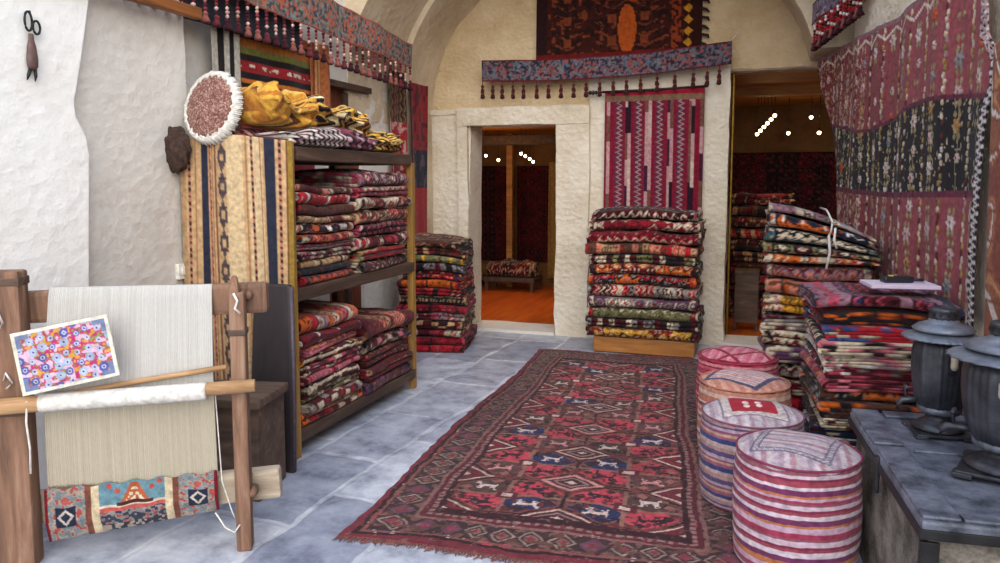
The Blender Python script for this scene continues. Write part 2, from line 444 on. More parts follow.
def nz3(V, amp, sc):
    d = np.stack([vnoise(V[:, 0]*sc+V[:, 2]*sc*.7, V[:, 1]*sc+V[:, 2]*sc*.9, k)+.5*vnoise(V[:, 0]*sc*3+V[:, 2]*sc*2, V[:, 1]*sc*3+V[:, 2]*sc*2.7, k+7)-.75 for k in (1, 2, 3)], 1)
    return V+d*amp
def rough_box(bm, lo, hi, res=.12):
    """subdivided box, appended to a vertex/face list"""
    lo, hi = np.array(lo, float), np.array(hi, float)
    V, F = bm
    for ax in range(3):
        a, b = [k for k in range(3) if k != ax]
        na, nb = max(1, int((hi[a]-lo[a])/res)), max(1, int((hi[b]-lo[b])/res))
        for s in (0, 1):
            o = len(V)
            for i in range(na+1):
                for j in range(nb+1):
                    p = [0, 0, 0]; p[ax] = (lo, hi)[s][ax]; p[a] = lo[a]+(hi[a]-lo[a])*i/na; p[b] = lo[b]+(hi[b]-lo[b])*j/nb
                    V.append(p)
            for i in range(na):
                for j in range(nb):
                    q = [o+i*(nb+1)+j, o+(i+1)*(nb+1)+j, o+(i+1)*(nb+1)+j+1, o+i*(nb+1)+j+1]
                    flip = (s == 0) ^ (ax == 1)
                    F.append(q[::-1] if flip else q)
def rough_obj(name, boxes, mat, amp=.02, sc=3., res=.1):
    V, F = [], []
    for lo, hi in boxes: rough_box((V, F), lo, hi, res)
    return struct(obj(name, mesh_np(name, nz3(np.array(V, float), amp, sc), np.array(F), None, mat, False)))

# back wall with its two doorways; a slightly proud stone surround round the left one
rough_obj('wall_back', [((-3.9, 7.1, -.02), (-2.76, 7.42, 2.18)), ((-2.76, 7.1, 2.03), (-1.87, 7.42, 2.18)), ((-1.87, 7.1, -.02), (-.30, 7.42, 2.18)), ((-1.56, 7.1, 2.1), (-.30, 7.2, 2.62)),
                        ((-3.9, 7.16, 2.18), (-.30, 7.42, 5)), ((-.30, 7.16, 2.46), (.85, 7.42, 5)), ((.80, 7.12, -.02), (1.6, 7.42, 2.46))], M_STONE, .022, 3)
rough_obj('trim_1', [((-2.87, 7.05, -.02), (-2.765, 7.11, 2.06)), ((-1.865, 7.05, -.02), (-1.55, 7.11, 2.06)), ((-2.87, 7.04, 2.03), (-1.55, 7.11, 2.2))], M_STONE, .02, 4, .07)
rough_obj('trim_2', [((-2.76, 7.02, -.02), (-1.87, 7.44, .03)), ((-.30, 7.02, -.02), (.80, 7.44, .04))], M_ASHLAR, .008, 4)
rough_obj('wall_tympanum', [((-3.5, 7.13, 2.19), (-.30, 7.17, 3.9)), ((-.30, 7.13, 2.47), (.7, 7.17, 3.9))], M_TAN, .025, 3)
rough_obj('trim_3', [((-3.3, 7.08, 2.15), (-1.6, 7.16, 2.2))], M_STONE, .03, 4)

# stepped vault: inner rib and outer arch
def arch(name, y0, y1, cx, al, ar, b, zs_l, zs_r, mat, top=5., xl=-4.5, xr=2.5, seed=0):
    na, ny = 56, max(3, int((y1-y0)/.1))
    th = np.linspace(0, PI, na+1)           # 0 = right, pi = left
    X = np.where(np.cos(th) > 0, cx+ar*np.cos(th), cx+al*np.cos(th)); Z = 2.2+b*np.sin(th)
    X = np.concatenate([[X[0]], X, [X[-1]]]); Z = np.concatenate([[zs_r], np.maximum(Z, 2.2), [zs_l]])
    Z[X > cx] = np.maximum(Z[X > cx], zs_r)
    n = len(X); V, F = [], []
    for j in range(ny+1):
        for i in range(n): V.append((X[i], y0+(y1-y0)*j/ny, Z[i]))
    for j in range(ny):
        for i in range(n-1): F.append((j*n+i, (j+1)*n+i, (j+1)*n+i+1, j*n+i+1))
    o = len(V)
    # front face: radial strips from the arch line out to the wall rectangle
    nr = 10
    for i in range(n):
        f = i/(n-1)
        if f < .25: ox, oz = xr, zs_r+(top-zs_r)*f/.25
        elif f > .75: ox, oz = xl, zs_l+(top-zs_l)*(1-f)/.25
        else: ox, oz = xr+(xl-xr)*(f-.25)/.5, top
        for k in range(nr+1):
            t = (k/nr)**1.5; V.append((X[i]+(ox-X[i])*t, y0, Z[i]+(oz-Z[i])*t))
    for i in range(n-1):
        for k in range(nr):
            a = o+i*(nr+1)+k; F.append((a, a+1, a+nr+2, a+nr+1)[::-1])
    # underside of the springers
    for xx, zz, xe in ((X[0], zs_r, xr), (X[-1], zs_l, xl)):
        q = len(V); V += [(xx, y0, zz), (xe, y0, zz), (xe, y1, zz), (xx, y1, zz)]; F.append((q, q+1, q+2, q+3))
    V = nz3(np.array(V, float), .035, 2.2)
    me = mesh_np(name, V, np.array(F), None, mat, False)
    return struct(obj(name, me))
arch('ceiling_rib', 6.42, 7.16, -1.4, 1.76, 1.78, 1.53, -.02, 2.50, M_VAULT)
arch('ceiling_arch', 5.52, 6.42, -1.4, 1.82, 2.06, 1.56, 2.0, 2.72, M_VAULT)

# left wall: near pier with arch springing, bare stone face, recess behind the shelves
rough_obj('wall_left', [((-3.6, -2.5, -.02), (-3.03, 3.46, 4.4)), ((-3.6, 3.46, -.02), (-3.22, 5.22, 4.4)), ((-3.6, 5.22, 2.26), (-3.22, 5.75, 4.4)),
                        ((-3.6, 5.75, -.02), (-3.22, 7.12, 4.4))], M_ASHLAR, .03, 2.2, .12)
def pier():
    # outline in (y, z): straight jamb, a small ledge, then the arch springing away
    out = [(-2.4, 0), (2.717, 0), (2.717, .99), (2.757, 1.62), (2.745, 1.70), (2.695, 1.79), (2.69, 1.85), (2.71, 1.93), (2.74, 2.05), (2.80, 2.33), (2.84, 2.6), (2.80, 3.2), (2.6, 4.3), (-2.4, 4.3)]
    bm = bmesh.new()
    a = [bm.verts.new((-2.96, y, z)) for y, z in out]; b = [bm.verts.new((-3.05, y, z)) for y, z in out]
    bm.faces.new(a); bm.faces.new(b[::-1])
    for i in range(len(out)):
        j = (i+1) % len(out); bm.faces.new((a[j], a[i], b[i], b[j]))
    bmesh.ops.recalc_face_normals(bm, faces=bm.faces)
    es = [e for e in bm.edges if all(v.co.x > -3 for v in e.verts)]
    bmesh.ops.bevel(bm, geom=es, offset=.02, segments=3, affect='EDGES')
    return bm_mesh('trim_4', bm, M_PLASTER)
struct(obj('trim_4', pier()))
# right wall, a little out of square with the room
WA = math.atan2(.145, .9894)
def wr(s, z, off=0.):          # s: metres from the far corner toward the camera
    return (.44+math.sin(WA)*s-off*math.cos(WA), 7.1-math.cos(WA)*s-off*math.sin(WA), z)
def wall_right():
    V, F = [], []
    for i in range(46):
        for j in range(22):
            V.append(wr(1.0+i*.2, -.02+j*.16, 0))
    for i in range(45):
        for j in range(21):
            a = i*22+j; F.append((a, a+1, a+23, a+22))
    V = np.array(V, float); W2 = V.copy(); W2[:, 0] += .35
    o = len(V); n = len(F); A = nz3(np.concatenate([V, W2]), .02, 2.5)
    F += [tuple(k+o for k in f[::-1]) for f in F[:n]]
    for i in range(45): a = i*22+21; F.append((a, a+o, a+22+o, a+22))
    return mesh_np('wall_right', A, np.array(F), None, M_STONE, False)
struct(obj('wall_right', wall_right()))

rough_obj('wall_corner', [((.80, 6.0, -.02), (1.2, 7.3, 2.6))], M_STONE, .015, 3)

# rooms beyond the doorways
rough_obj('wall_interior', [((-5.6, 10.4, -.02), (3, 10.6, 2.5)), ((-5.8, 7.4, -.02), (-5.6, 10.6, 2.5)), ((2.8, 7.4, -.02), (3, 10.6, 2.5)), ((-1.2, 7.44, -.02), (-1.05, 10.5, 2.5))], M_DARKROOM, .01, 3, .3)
struct(obj('floor_interior', box_mesh('floor_interior', (-1.4, 8.98, -.03), (8.6, 3.2, .06), M_INFLOOR, None, 0)))
struct(obj('ceiling_interior', box_mesh('ceiling_interior', (-1.4, 8.98, 2.5), (8.6, 3.3, .1), M_INWOOD, None, 0)))
struct(obj('ceiling_interior', box_mesh('ceiling_interior', (-3.35, 8.98, 2.19), (4.3, 3.1, .08), M_INWOOD, None, 0)))
# doorway in the recess of the left wall
d = struct(obj('door_1', None, None, (-3.27, 5.48, 0)))
obj('door_panel', box_mesh('door_panel', (0, 0, 1.12), (.04, .56, 2.26), M_DOORWOOD), d)
obj('lintel', box_mesh('lintel', (.06, .02, 2.25), (.1, .68, .05), M_SHELF), d)
obj('frame_post', box_mesh('frame_post', (.04, .02, 1.1), (.05, .05, 2.2), M_SHELF), d)

# ================================================================ LEFT SIDE
# wooden rail over the recess
tag(obj('wooden_rail', box_mesh('wooden_rail', (0, 0, 0), (.05, 2.2, .06), M_BEAM), None, (-2.935, 2.38, 2.40)), 'brown wooden rail fixed high along the left wall behind the bead tassels', 'rail')

# shears in a sheath
t = thing('hanging_shears', 'old iron shears in brown sheath hanging on the white left wall', 'shears', (-2.945, 2.462, 2.06))
bm = bmesh.new()
for dy, dz, ry, rz in ((-.012, .105, .017, .04), (.025, .085, .017, .028)):
    tube_into(bm, [(.004, dy+ry*math.cos(a), dz+rz*math.sin(a)) for a in np.linspace(0, 2*PI, 17)], .005, 6)
tube_into(bm, [(.004, 0, .135), (.002, -.002, .15)], .004, 6)
obj('handles', bm_mesh('handles', bm, M_BLACKIRON, True), t)
obj('sheath', lathe('sheath', [(.012, .055), (.014, .03), (.022, 0), (.028, -.05), (.026, -.08), (.016, -.095)], M_LEATHER, 12, None, lambda a, z: 1-.4*abs(math.cos(a))), t)
bm = bmesh.new()
tube_into(bm, [(0, -.01, -.09), (0, -.022, -.118), (0, -.03, -.14)], [.008, .007, .002], 6)
tube_into(bm, [(0, .01, -.09), (0, .012, -.12), (0, .008, -.142)], [.008, .007, .002], 6)
obj('blades', bm_mesh('blades', bm, M_BLACKIRON, True), t)
# light switch
t = thing('wall_switch', 'small white switch box on the wall beside the beige kilim cover', 'switch', (-3.01, 3.36, 1.0))
obj('box', box_mesh('box', (0, 0, 0), (.03, .075, .085), M_SWITCH), t)
obj('rocker', box_mesh('rocker', (.017, 0, .005), (.008, .035, .05), M_SWITCH, None, .003), t)

# ---- shelf rack
t = thing('shelf_rack', 'dark wooden three-board rack full of folded rugs along the left wall', 'shelf', (-2.66, 4.15, 0))
for nm, z, th in (('top_shelf', 1.64, .075), ('middle_shelf', .885, .07), ('bottom_shelf', .11, .07)):
    obj(nm, box_mesh(nm, (0, .02, z), (.66, 1.46 if nm != 'top_shelf' else 1.38, th), M_SHELF, None, .008), t)
for x, y, m, hh in ((.315, -.735, M_GOLDWOOD, 1.7), (.305, .745, M_GOLDWOOD, 1.62), (-.31, -.73, M_SHELF, 1.7), (-.31, .74, M_SHELF, 1.62)):
    obj('post', box_mesh('post', (x, y, hh/2), (.045, .05, hh), m), t)
obj('side_panel', box_mesh('side_panel', (0, -.715, .86), (.6, .02, 1.55), M_SHELF), t)

# kilim cover on the near end of the rack
def cover():
    nu, nv = 90, 150
    xs = np.linspace(0, .70, nu); zs = np.linspace(0, 1.62, nv)
    X, Z = np.meshgrid(xs, zs, indexing='ij')
    Y = -.012*np.sin(X*22+Z*.8)-.010*np.sin(X*9-Z*1.7+1)
    Pt = np.stack([X, Y, Z+ .02*np.sin(X*6)*(Z/1.6)], -1)
    f = X/.70
    C = np.empty(X.shape+(3,)); C[:] = lin('#cda77c')
    put(C, (f > .62) & (f < .76) | (f > .45) & (f < .58), lin('#dcc096'))
    put(C, (f > .0) & (f < .05), lin('#b9946b')); put(C, (f > .33) & (f < .35), lin('#8b5a3c'))
    for a, b in ((.185, .255), (.785, .875)): put(C, (f > a) & (f < b), lin('#2b2e40'))
    for c in (.085, .28, .655, .905): put(C, (np.abs(f-c) < .012), lin('#c07a62')); put(C, (np.abs(f-c) < .010) & (frac(Z/.036) < .5), lin('#3b2226'))
    for c in (.13, .30, .61, .74): put(C, np.abs(f-c) < .006, lin('#a9764f'))
    a = np.abs(f-.415)/.045; b = tri(Z/.15)
    put(C, (a < 1) & (a < b+.12), lin('#5b4a4c')); put(C, (a < .45) & (b > .75), lin('#cda77c')); put(C, (a < .9) & (np.abs(frac(Z/.075)-.5) < .07), lin('#4a3a40'))
    put(C, f > .965, lin('#9a7a35')); put(C, (f > .95) & (f < .965), lin('#6b4020'))
    C *= (.9+.2*hsh(np.floor(X/.01), np.floor(Z/.01)))[..., None]
    return sheet('kilim_cover', Pt, C, -.008)
tag(obj('kilim_cover', cover(), None, (-3.0, 3.375, .1)), 'beige kilim with two navy stripes covering the near end of the rug rack', 'kilim')
# dark fleece bundle stuck behind the rack
def lump(name, s, mat, amp=.12, seed=0):
    bm = bmesh.new(); bmesh.ops.create_icosphere(bm, subdivisions=4, radius=1)
    for v in bm.verts:
        p = v.co; k = 1+amp*(math.sin(p.x*5+seed)*math.cos(p.y*6+p.z*4)+.5*math.sin(p.z*13+p.x*9)); v.co = Vector((p.x*s[0]*k, p.y*s[1]*k, p.z*s[2]*k))
    return bm_mesh(name, bm, mat, True)
tag(obj('fleece_bundle', lump('fleece_bundle', (.08, .045, .12), M_FUR, .14), None, (-2.98, 3.32, 1.66)), 'brown shaggy fleece bundle at the top left corner of the kilim cover', 'fleece')

# round cushion leaning on the rack's near corner
t = thing('round_cushion', 'round pinkish brown cushion with white fringed rim leaning atop the rack', 'cushion', (-2.79, 3.40, 1.885), (math.radians(78), math.radians(0), math.radians(-8)))
def disc_col(a, r, z):
    k = hsh(math.floor((r*math.cos(a)+r*math.sin(a))/.009), math.floor((r*math.sin(a)-r*math.cos(a))/.009), 4)
    return lin('#8a6156') if k > .55 else (lin('#6e4640') if k > .25 else lin('#b08f82'))
prof = [(.001, .05)] + [(r, .05-.02*(r/.17)**3) for r in np.linspace(.01, .17, 44)] + [(.175, .015), (.165, -.01), (.001, -.012)]
obj('face', lathe('face', prof, M_TEX, 160, disc_col), t)
obj('fringed_rim', lathe('fringed_rim', [(.165, .035), (.172, .040), (.185, .03), (.192, .005), (.185, -.01), (.16, -.012)], M_THREAD, 96, None, lambda a, z: 1+.04*math.sin(a*23)+.035*math.sin(a*37+1), True, False), t)
bm = bmesh.new()
for k in range(120):
    a = 2*PI*k/120; r1 = .192+.020*max(0, math.sin(a+2.2))+.006*math.sin(k*2.3)
    tube_into(bm, [(.17*math.cos(a), .17*math.sin(a), .03), (.185*math.cos(a), .185*math.sin(a), .03), (r1*math.cos(a+.04), r1*math.sin(a+.04), .0)], [.006, .006, .004], 5)
o = obj('fringe', bm_mesh('fringe', bm, M_THREAD, True), t); o['kind'] = 'stuff'

# hanging textiles in the recess
def hang(name, W, Hh, colf, nu, nv, wav=.01, k=9, mat=None, th=.006):
    """hanging sheet in local x (width), z (downwards from 0), facing -y"""
    X, Z = np.meshgrid(np.linspace(0, W, nu), np.linspace(-Hh, 0, nv), indexing='ij')
    Y = wav*np.sin(X*k+Z*1.3)+wav*.6*np.sin(X*k*2.1+Z*2+1)
    C = colf(X, -Z)
    C *= (.88+.24*hsh(np.floor(X/.01), np.floor(Z/.01)))[..., None]
    return sheet(name, np.stack([X, Y, Z], -1), C, -th, mat)
def colf_bw(X, Z):
    C = np.empty(X.shape+(3,)); C[:] = lin('#cfc8ba'); f = X/X.max()
    put(C, (f > .22) & (f < .45), lin('#231d20')); put(C, (f > .62) & (f < .78), lin('#231d20')); return C
R90 = math.radians(90)
tag(obj('striped_hanging', hang('striped_hanging', .26, .55, colf_bw, 40, 60), None, (-3.12, 3.80, 2.46), (0, 0, R90)), 'cream strip with black stripes hanging above the round cushion', 'hanging')
tag(obj('recess_shade_sheet', hang('recess_shade_sheet', 1.15, .34, lambda X, Z: np.ones(X.shape+(3,))*lin('#2b2a33'), 60, 24, .012, 14), None, (-3.08, 3.52, 2.74), (0, 0, R90)), 'plain dark sheet added as shade behind the bead tassels above the recess', 'cloth')  # dark sheet added to stand for the shade under the valance
def colf_kil(X, Z):
    C = np.empty(X.shape+(3,)); C[:] = lin('#8c1d22'); f = Z
    for a, b, c in ((0, .06, '#a8562a'), (.06, .1, '#2b1a1c'), (.1, .15, '#b56a2c'), (.15, .2, '#7b7a3a'), (.2, .24, '#1d1719'), (.24, .31, '#a5242a'), (.31, .35, '#1d1719'), (.35, .38, '#d9772a'), (.38, .43, '#1d1719'), (.43, .48, '#c9652a')):
        put(C, (f >= a) & (f < b), lin(c))
    put(C, (np.abs(f-.27) < .013) & (vnoise(X*40, Z*60) > .55), lin('#e4d6c0'))
    z = tri(X/.16)*.09
    put(C, (f > .48) & (np.abs(f-.53-z) < .02), lin('#d65a4a')); put(C, (f > .48) & (np.abs(f-.58-z) < .015), lin('#40181d'))
    return C
tag(obj('kilim_hanging', hang('kilim_hanging', .86, .95, colf_kil, 100, 110), None, (-3.15, 4.06, 2.50), (0, 0, R90)), 'red kilim with black and orange bands hanging in the recess above the rack', 'kilim')
def colf_or(X, Z):
    C = np.empty(X.shape+(3,)); C[:] = lin('#b0663a'); k = np.floor(X/.022); h = hsh(k, 1, 3)
    put(C, h > .5, lin('#8d3a26')); put(C, h > .75, lin('#cf9a5c')); put(C, h > .9, lin('#5b2a1c')); return C
tag(obj('striped_hanging', hang('striped_hanging', .25, .62, colf_or, 34, 50, .012, 24), None, (-3.13, 4.86, 2.50), (0, 0, R90)), 'orange brown finely striped cloth hanging right of the banded red kilim', 'hanging')
# two carpets near the back corner
def colf_braid(X, Z):
    C = np.empty(X.shape+(3,)); C[:] = lin('#3a2420'); k = np.floor(X/.05)
    put(C, (frac(X/.05+.25*np.sin(Z*60+k)) < .4) & (Z < .55), lin('#7a6a48')); put(C, (frac(X/.05) > .8) & (Z < .5), lin('#7a2a22'))
    put(C, Z > .45, lin('#a52a30')); put(C, (Z > .45) & (vnoise(X*30, Z*30) > .6), lin('#c9938a')); put(C, Z > .75, lin('#7a1f26')); put(C, (Z > .75) & (vnoise(X*22, Z*22, 3) > .62), lin('#b98a72'))
    return C
tag(obj('hanging_rug', hang('hanging_rug', .30, 1.40, colf_braid, 40, 140, .012, 18), None, (-3.15, 6.14, 2.47), (0, 0, R90)), 'narrow red rug with olive braids hanging beside the back corner pier', 'rug')
def colf_rb(X, Z):
    C = np.empty(X.shape+(3,)); C[:] = lin('#8e1c26'); n = vnoise(X*20, Z*16, 8)
    put(C, (n > .6), lin('#5b1420')); put(C, (Z > .62) & (Z < .98) & (X > .0), lin('#1f2133')); put(C, (n > .72) & (Z > .62) & (Z < .98), lin('#59404c'))
    put(C, Z > .98, lin('#a51f28')); put(C, (X < .03), lin('#4b1018')); return C
tag(obj('hanging_rug', hang('hanging_rug', .36, 1.42, colf_rb, 40, 140, .01, 12), None, (-3.1, 6.46, 2.40), (0, 0, R90)), 'red rug with dark blue block hanging nearest the left doorway', 'rug')

# ---- tassels
def tassel_mesh(kind, ln, seed):
    rnd = random.Random(seed)
    V, F, C = [], [], []
    def ring(prof, cols, seg=8, sq=None):
        o = len(V)
        for i, (r, z) in enumerate(prof):
            for k in range(seg):
                a = 2*PI*k/seg; w = 1+.15*math.sin(k*2.7+seed+z*90)
                V.append((r*w*math.cos(a), r*w*math.sin(a), z)); C.append(cols[i])
        for i in range(len(prof)-1):
            for k in range(seg): F.append((o+i*seg+k, o+(i+1)*seg+k, o+(i+1)*seg+(k+1) % seg, o+i*seg+(k+1) % seg))
    if kind == 'dark':
        c = lin('#43201f'); d = lin('#6d2f2c')
        ring([(.003, 0), (.004, -.03), (.012, -.035), (.016, -.05), (.010, -.065), (.016, -.075), (.019, -.10), (.014, -.115), (.018, -.125), (.023, -ln+.01), (.010, -ln)], [d, d, d, c, d, c, c, d, c, c, c])
    else:
        pc = ['#cdb0a4', '#5e1d28', '#b58a80', '#3f1722', '#7a2a35', '#8a3a40'] if kind == 'beads' else ['#b02030', '#efe2dc', '#7d1522', '#b02030', '#5b0f1a']
        z = 0; nb = 6; tl = ln-.07
        for i in range(nb):
            c = lin(pc[rnd.randrange(len(pc))]); r = .009+.004*rnd.random(); h = tl/nb
            ring([(.003, z), (r, z-h*.3), (r, z-h*.7), (.003, z-h)], [c]*4); z -= h
        c = lin(rnd.choice(['#5a1a24', '#632830', '#3d1620', '#8a5048']))
        ring([(.004, z), (.016, z-.012), (.018, z-.02), (.013, z-.027), (.024, z-.05), (.027, z-.065), (.008, z-.072)], [c*1.2, c*1.05, c*.8, c*1.25, c*.8, c*.6, c*.5])
    return mesh_np('tassel', V, np.array(F), np.array(C), M_TEX, True)
TD = [tassel_mesh('dark', .165, i) for i in range(3)]
TB = [tassel_mesh('beads', .21, i) for i in range(5)]
TR = [tassel_mesh('redbeads', .2, i) for i in range(4)]

def valance(name, P0, P1, top, bot, base_cols, nu, nv, dens, label, sag=0):
    """band between two ends; top/bot: functions f->z"""
    fu = np.linspace(0, 1, nu); fv = np.linspace(0, 1, nv)
    A, B = np.meshgrid(fu, fv, indexing='ij')
    P0, P1 = np.array(P0), np.array(P1)
    L = np.linalg.norm(P1-P0); dr = (P1-P0)/L; nrm = np.array([dr[1], -dr[0]])
    zt = np.vectorize(top)(A); zb = np.vectorize(bot)(A)
    Z = zb+(zt-zb)*B
    w = .012*np.sin(A*L*7)+.008*np.sin(A*L*17+B*2)
    X = P0[0]+(P1[0]-P0[0])*A+nrm[0]*w; Y = P0[1]+(P1[1]-P0[1])*A+nrm[1]*w
    U = A*L; Vv = B*(zt-zb); Hh = (zt-zb)
    C = np.empty(A.shape+(3,)); C[:] = lin(base_cols[0])
    n1 = vnoise(U*55, Vv*55, 3); n2 = vnoise(U*48, Vv*60, 5)
    put(C, n1 > .58, lin(base_cols[1])); put(C, n2 > .66, lin(base_cols[2])); put(C, (n1 < .3), lin(base_cols[3])); put(C, (n2 < .22), lin(base_cols[4]))
    d = np.abs(frac(U/dens)-.5)*dens/.09+np.abs(Vv/Hh-.5)/.42
    put(C, (d < 1) & (n1 > .5), lin(base_cols[2])); put(C, (d < .4) & (n2 > .5), lin(base_cols[1]))
    put(C, (Vv < .012) | (Vv > Hh-.012), lin(base_cols[5]))
    root = thing(name, label, 'valance', (0, 0, 0))
    root.location = (float(P0[0]), float(P0[1]), float(bot(0)))
    Pt = np.stack([X-P0[0], Y-P0[1], Z-bot(0)], -1)
    obj('band', sheet('band', Pt, C, .006), root)
    return root, (lambda f: (float((P1-P0)[0]*f), float((P1-P0)[1]*f), float(bot(f)-bot(0))))

BV = ['#3c3c4a', '#566170', '#834a48', '#282834', '#716b6a', '#5e2029']
root, at = valance('hanging_valance', (-2.58, 6.96), (-.285, 6.96), lambda f: 2.64-.045*math.sin(f*PI)+.05*f, lambda f: 2.44-.045*math.sin(f*PI)+.055*f, BV, 300, 26, .42,
                   'long blue and red woven valance with dark tassels across the back wall')
px = [195, 228, 258, 292, 325, 366, 402, 440, 478, 515, 555, 594, 632, 672, 718, 767, 817, 854, 886]
for i, p in enumerate(px):
    f = (p-193)/(918-193)
    obj('tassel', TD[i % 3], root, at(f), (0, 0, i*1.3))
obj('cord', tube_mesh('cord', [(-.05, .08, .26), (0, 0, .2)], .005, M_THREAD), root)
obj('cord', tube_mesh('cord', [(2.36, .08, .36), (2.295, 0, .265)], .005, M_THREAD), root)
BL = ['#4f5857', '#6f7876', '#a3553f', '#33383d', '#7f5f4a', '#8f4535']
root, at = valance('hanging_valance', (-3.0, 2.7), (-3.0, 6.30), lambda f: 2.99-.285*f, lambda f: 2.62-.12*f, BL, 420, 44, .30,
                   'long grey and orange floral valance with bead tassels above the left recess')
for i in range(36):
    f = .07+i*.0262
    obj('tassel', TB[i % 5], root, at(f), (0, 0, i*1.7))
root, at = valance('hanging_valance', (.585, 5.66), (.325, 6.38), lambda f: 3.0-.17*f, lambda f: 2.79-.12*f, ['#6a6a86', '#8b8ca6', '#9a7a86', '#45425c', '#b7aab2', '#8a1f2c'], 60, 60, .3,
                   'short blue and red valance with red beaded tassels above the right kilim')
for i in range(16): obj('tassel', TR[i % 4], root, at(.03+i*.062), (0, 0, i*1.1))

# ================================================================ RUGS ON THE RACK
ML = [('bands', 'salmon', 'brown', 'cream', 'maroon', .8, 'half'), ('plain', 'red', 'white', 'maroon', 'cream', 1.2, 'nest'), ('long', 'brown', 'red', 'white', 'maroon', 1.2, 'nest'),
      ('bands', 'tan', 'dark red', 'brown', 'cream', .8, 'half'), ('check', 'black', 'white', 'orange', 'pink', 1.1, 'nest'), ('motif', 'red', 'orange', 'cream', 'navy', 1, 'nest'),
      ('zigzag', 'maroon', 'grey', 'rose', 'cream', .8, 'zig'), ('bands', 'cream', 'maroon', 'black', 'pink', 1, 'zig'), ('plain', 'tan', 'black', 'cream', 'brown', .9, 'half'),
      ('plain', 'black', 'navy', 'brown', 'grey', .7, 'half'), ('zigzag', 'white', 'red', 'black', 'orange', 1, 'nest')]
stack(ML, 'in near pile, middle shelf', 'folded rugs on the middle shelf', (-2.64, 3.80, .921), .56, .60, .56, 90, .012, None, 1.5)
MR = [('motif', 'maroon', 'rose', 'mauve', 'cream', 1.2, 'nest'), ('zigzag', 'cream', 'maroon', 'rose', 'red', .8, 'zig'), ('motif', 'dark red', 'cream', 'black', 'salmon', 1, 'nest'),
      ('motif', 'brown', 'red', 'tan', 'cream', 1.1, 'nest'), ('zigzag', 'dark red', 'rose', 'black', 'white', 1, 'zig'), ('bands', 'maroon', 'cream', 'rose', 'red', 1, 'nest'),
      ('long', 'red', 'tan', 'maroon', 'olive', .9, 'zig'), ('zigzag', 'maroon', 'brown', 'black', 'cream', .9, 'nest')]
stack(MR, 'in far pile, middle shelf', 'folded rugs on the middle shelf', (-2.62, 4.47, .921), .66, .60, .64, 90, .012, None, 1.5)
LL = [('bands', 'red', 'orange', 'cream', 'mauve', 1.7, 'nest'), ('plain', 'dark red', 'white', 'maroon', 'red', 1, 'nest'), ('plain', 'salmon', 'rose', 'pink', 'maroon', .9, 'nest'),
      ('plain', 'maroon', 'gold', 'cream', 'dark red', .8, 'nest'), ('check', 'rose', 'maroon', 'cream', 'brown', 1, 'zig'), ('plain', 'pink', 'red', 'maroon', 'brown', .7, 'half'),
      ('plain', 'maroon', 'brown', 'cream', 'black', .9, 'nest'), ('check', 'cream', 'dark red', 'olive', 'black', .9, 'zig'), ('check', 'dark red', 'cream', 'grey', 'salmon', 1, 'nest'),
      ('check', 'cream', 'maroon', 'orange', 'red', 1, 'zig')]
stack(LL, 'in near pile, bottom shelf', 'folded rugs on the bottom shelf', (-2.62, 3.81, .146), .60, .60, .62, 90, .015, None, 2)
LR = [('bands', 'salmon', 'maroon', 'tan', 'dark red', 1.5, 'nest'), ('check', 'pink', 'maroon', 'black', 'cream', 1, 'nest'), ('zigzag', 'black', 'dark red', 'brown', 'salmon', 1, 'zig'),
      ('long', 'maroon', 'black', 'tan', 'dark red', 1, 'zig'), ('motif', 'brown', 'purple', 'black', 'rose', .9, 'nest')]
stack(LR, 'in far pile, bottom shelf', 'folded rugs on the bottom shelf', (-2.61, 4.49, .146), .64, .60, .47, 90, .015, None, 2)

# textiles heaped on the rack
def heap(name, W, D, Hh, style, cols, seed, nu=80, nv=60, rollk=3):
    """loose crumpled cloth: closed dome with folds"""
    X, Y = np.meshgrid(np.linspace(-1, 1, nu), np.linspace(-1, 1, nv), indexing='ij')
    R = np.maximum(np.abs(X)**3+np.abs(Y)**3, 0)
    base = np.clip(1-R**1.2, 0, None)**.45
    ph = X*2.5+Y*4+1.6*np.sin(X*3+seed)
    Z = Hh*base*(.70+.22*np.sin(ph*rollk*.8)+.16*vnoise(X*4+seed, Y*4, seed))
    px_ = X*W/2*(1+.05*np.sin(Y*5+seed)); py_ = Y*D/2*(1+.05*np.sin(X*6+seed*2))
    C = pattern(style, cols, (py_+D/2)+Z*1.2+.05*np.sin(px_*9), px_+W/2+.4*Z, W*1.4, seed, .05)
    Pt = np.stack([px_, py_, np.maximum(Z, 0)+.004], -1)
    return sheet(name, Pt, C, .004)
PG = [lin('#d8a23c'), lin('#2a2220'), lin('#b9762a'), lin('#e0c27a')]
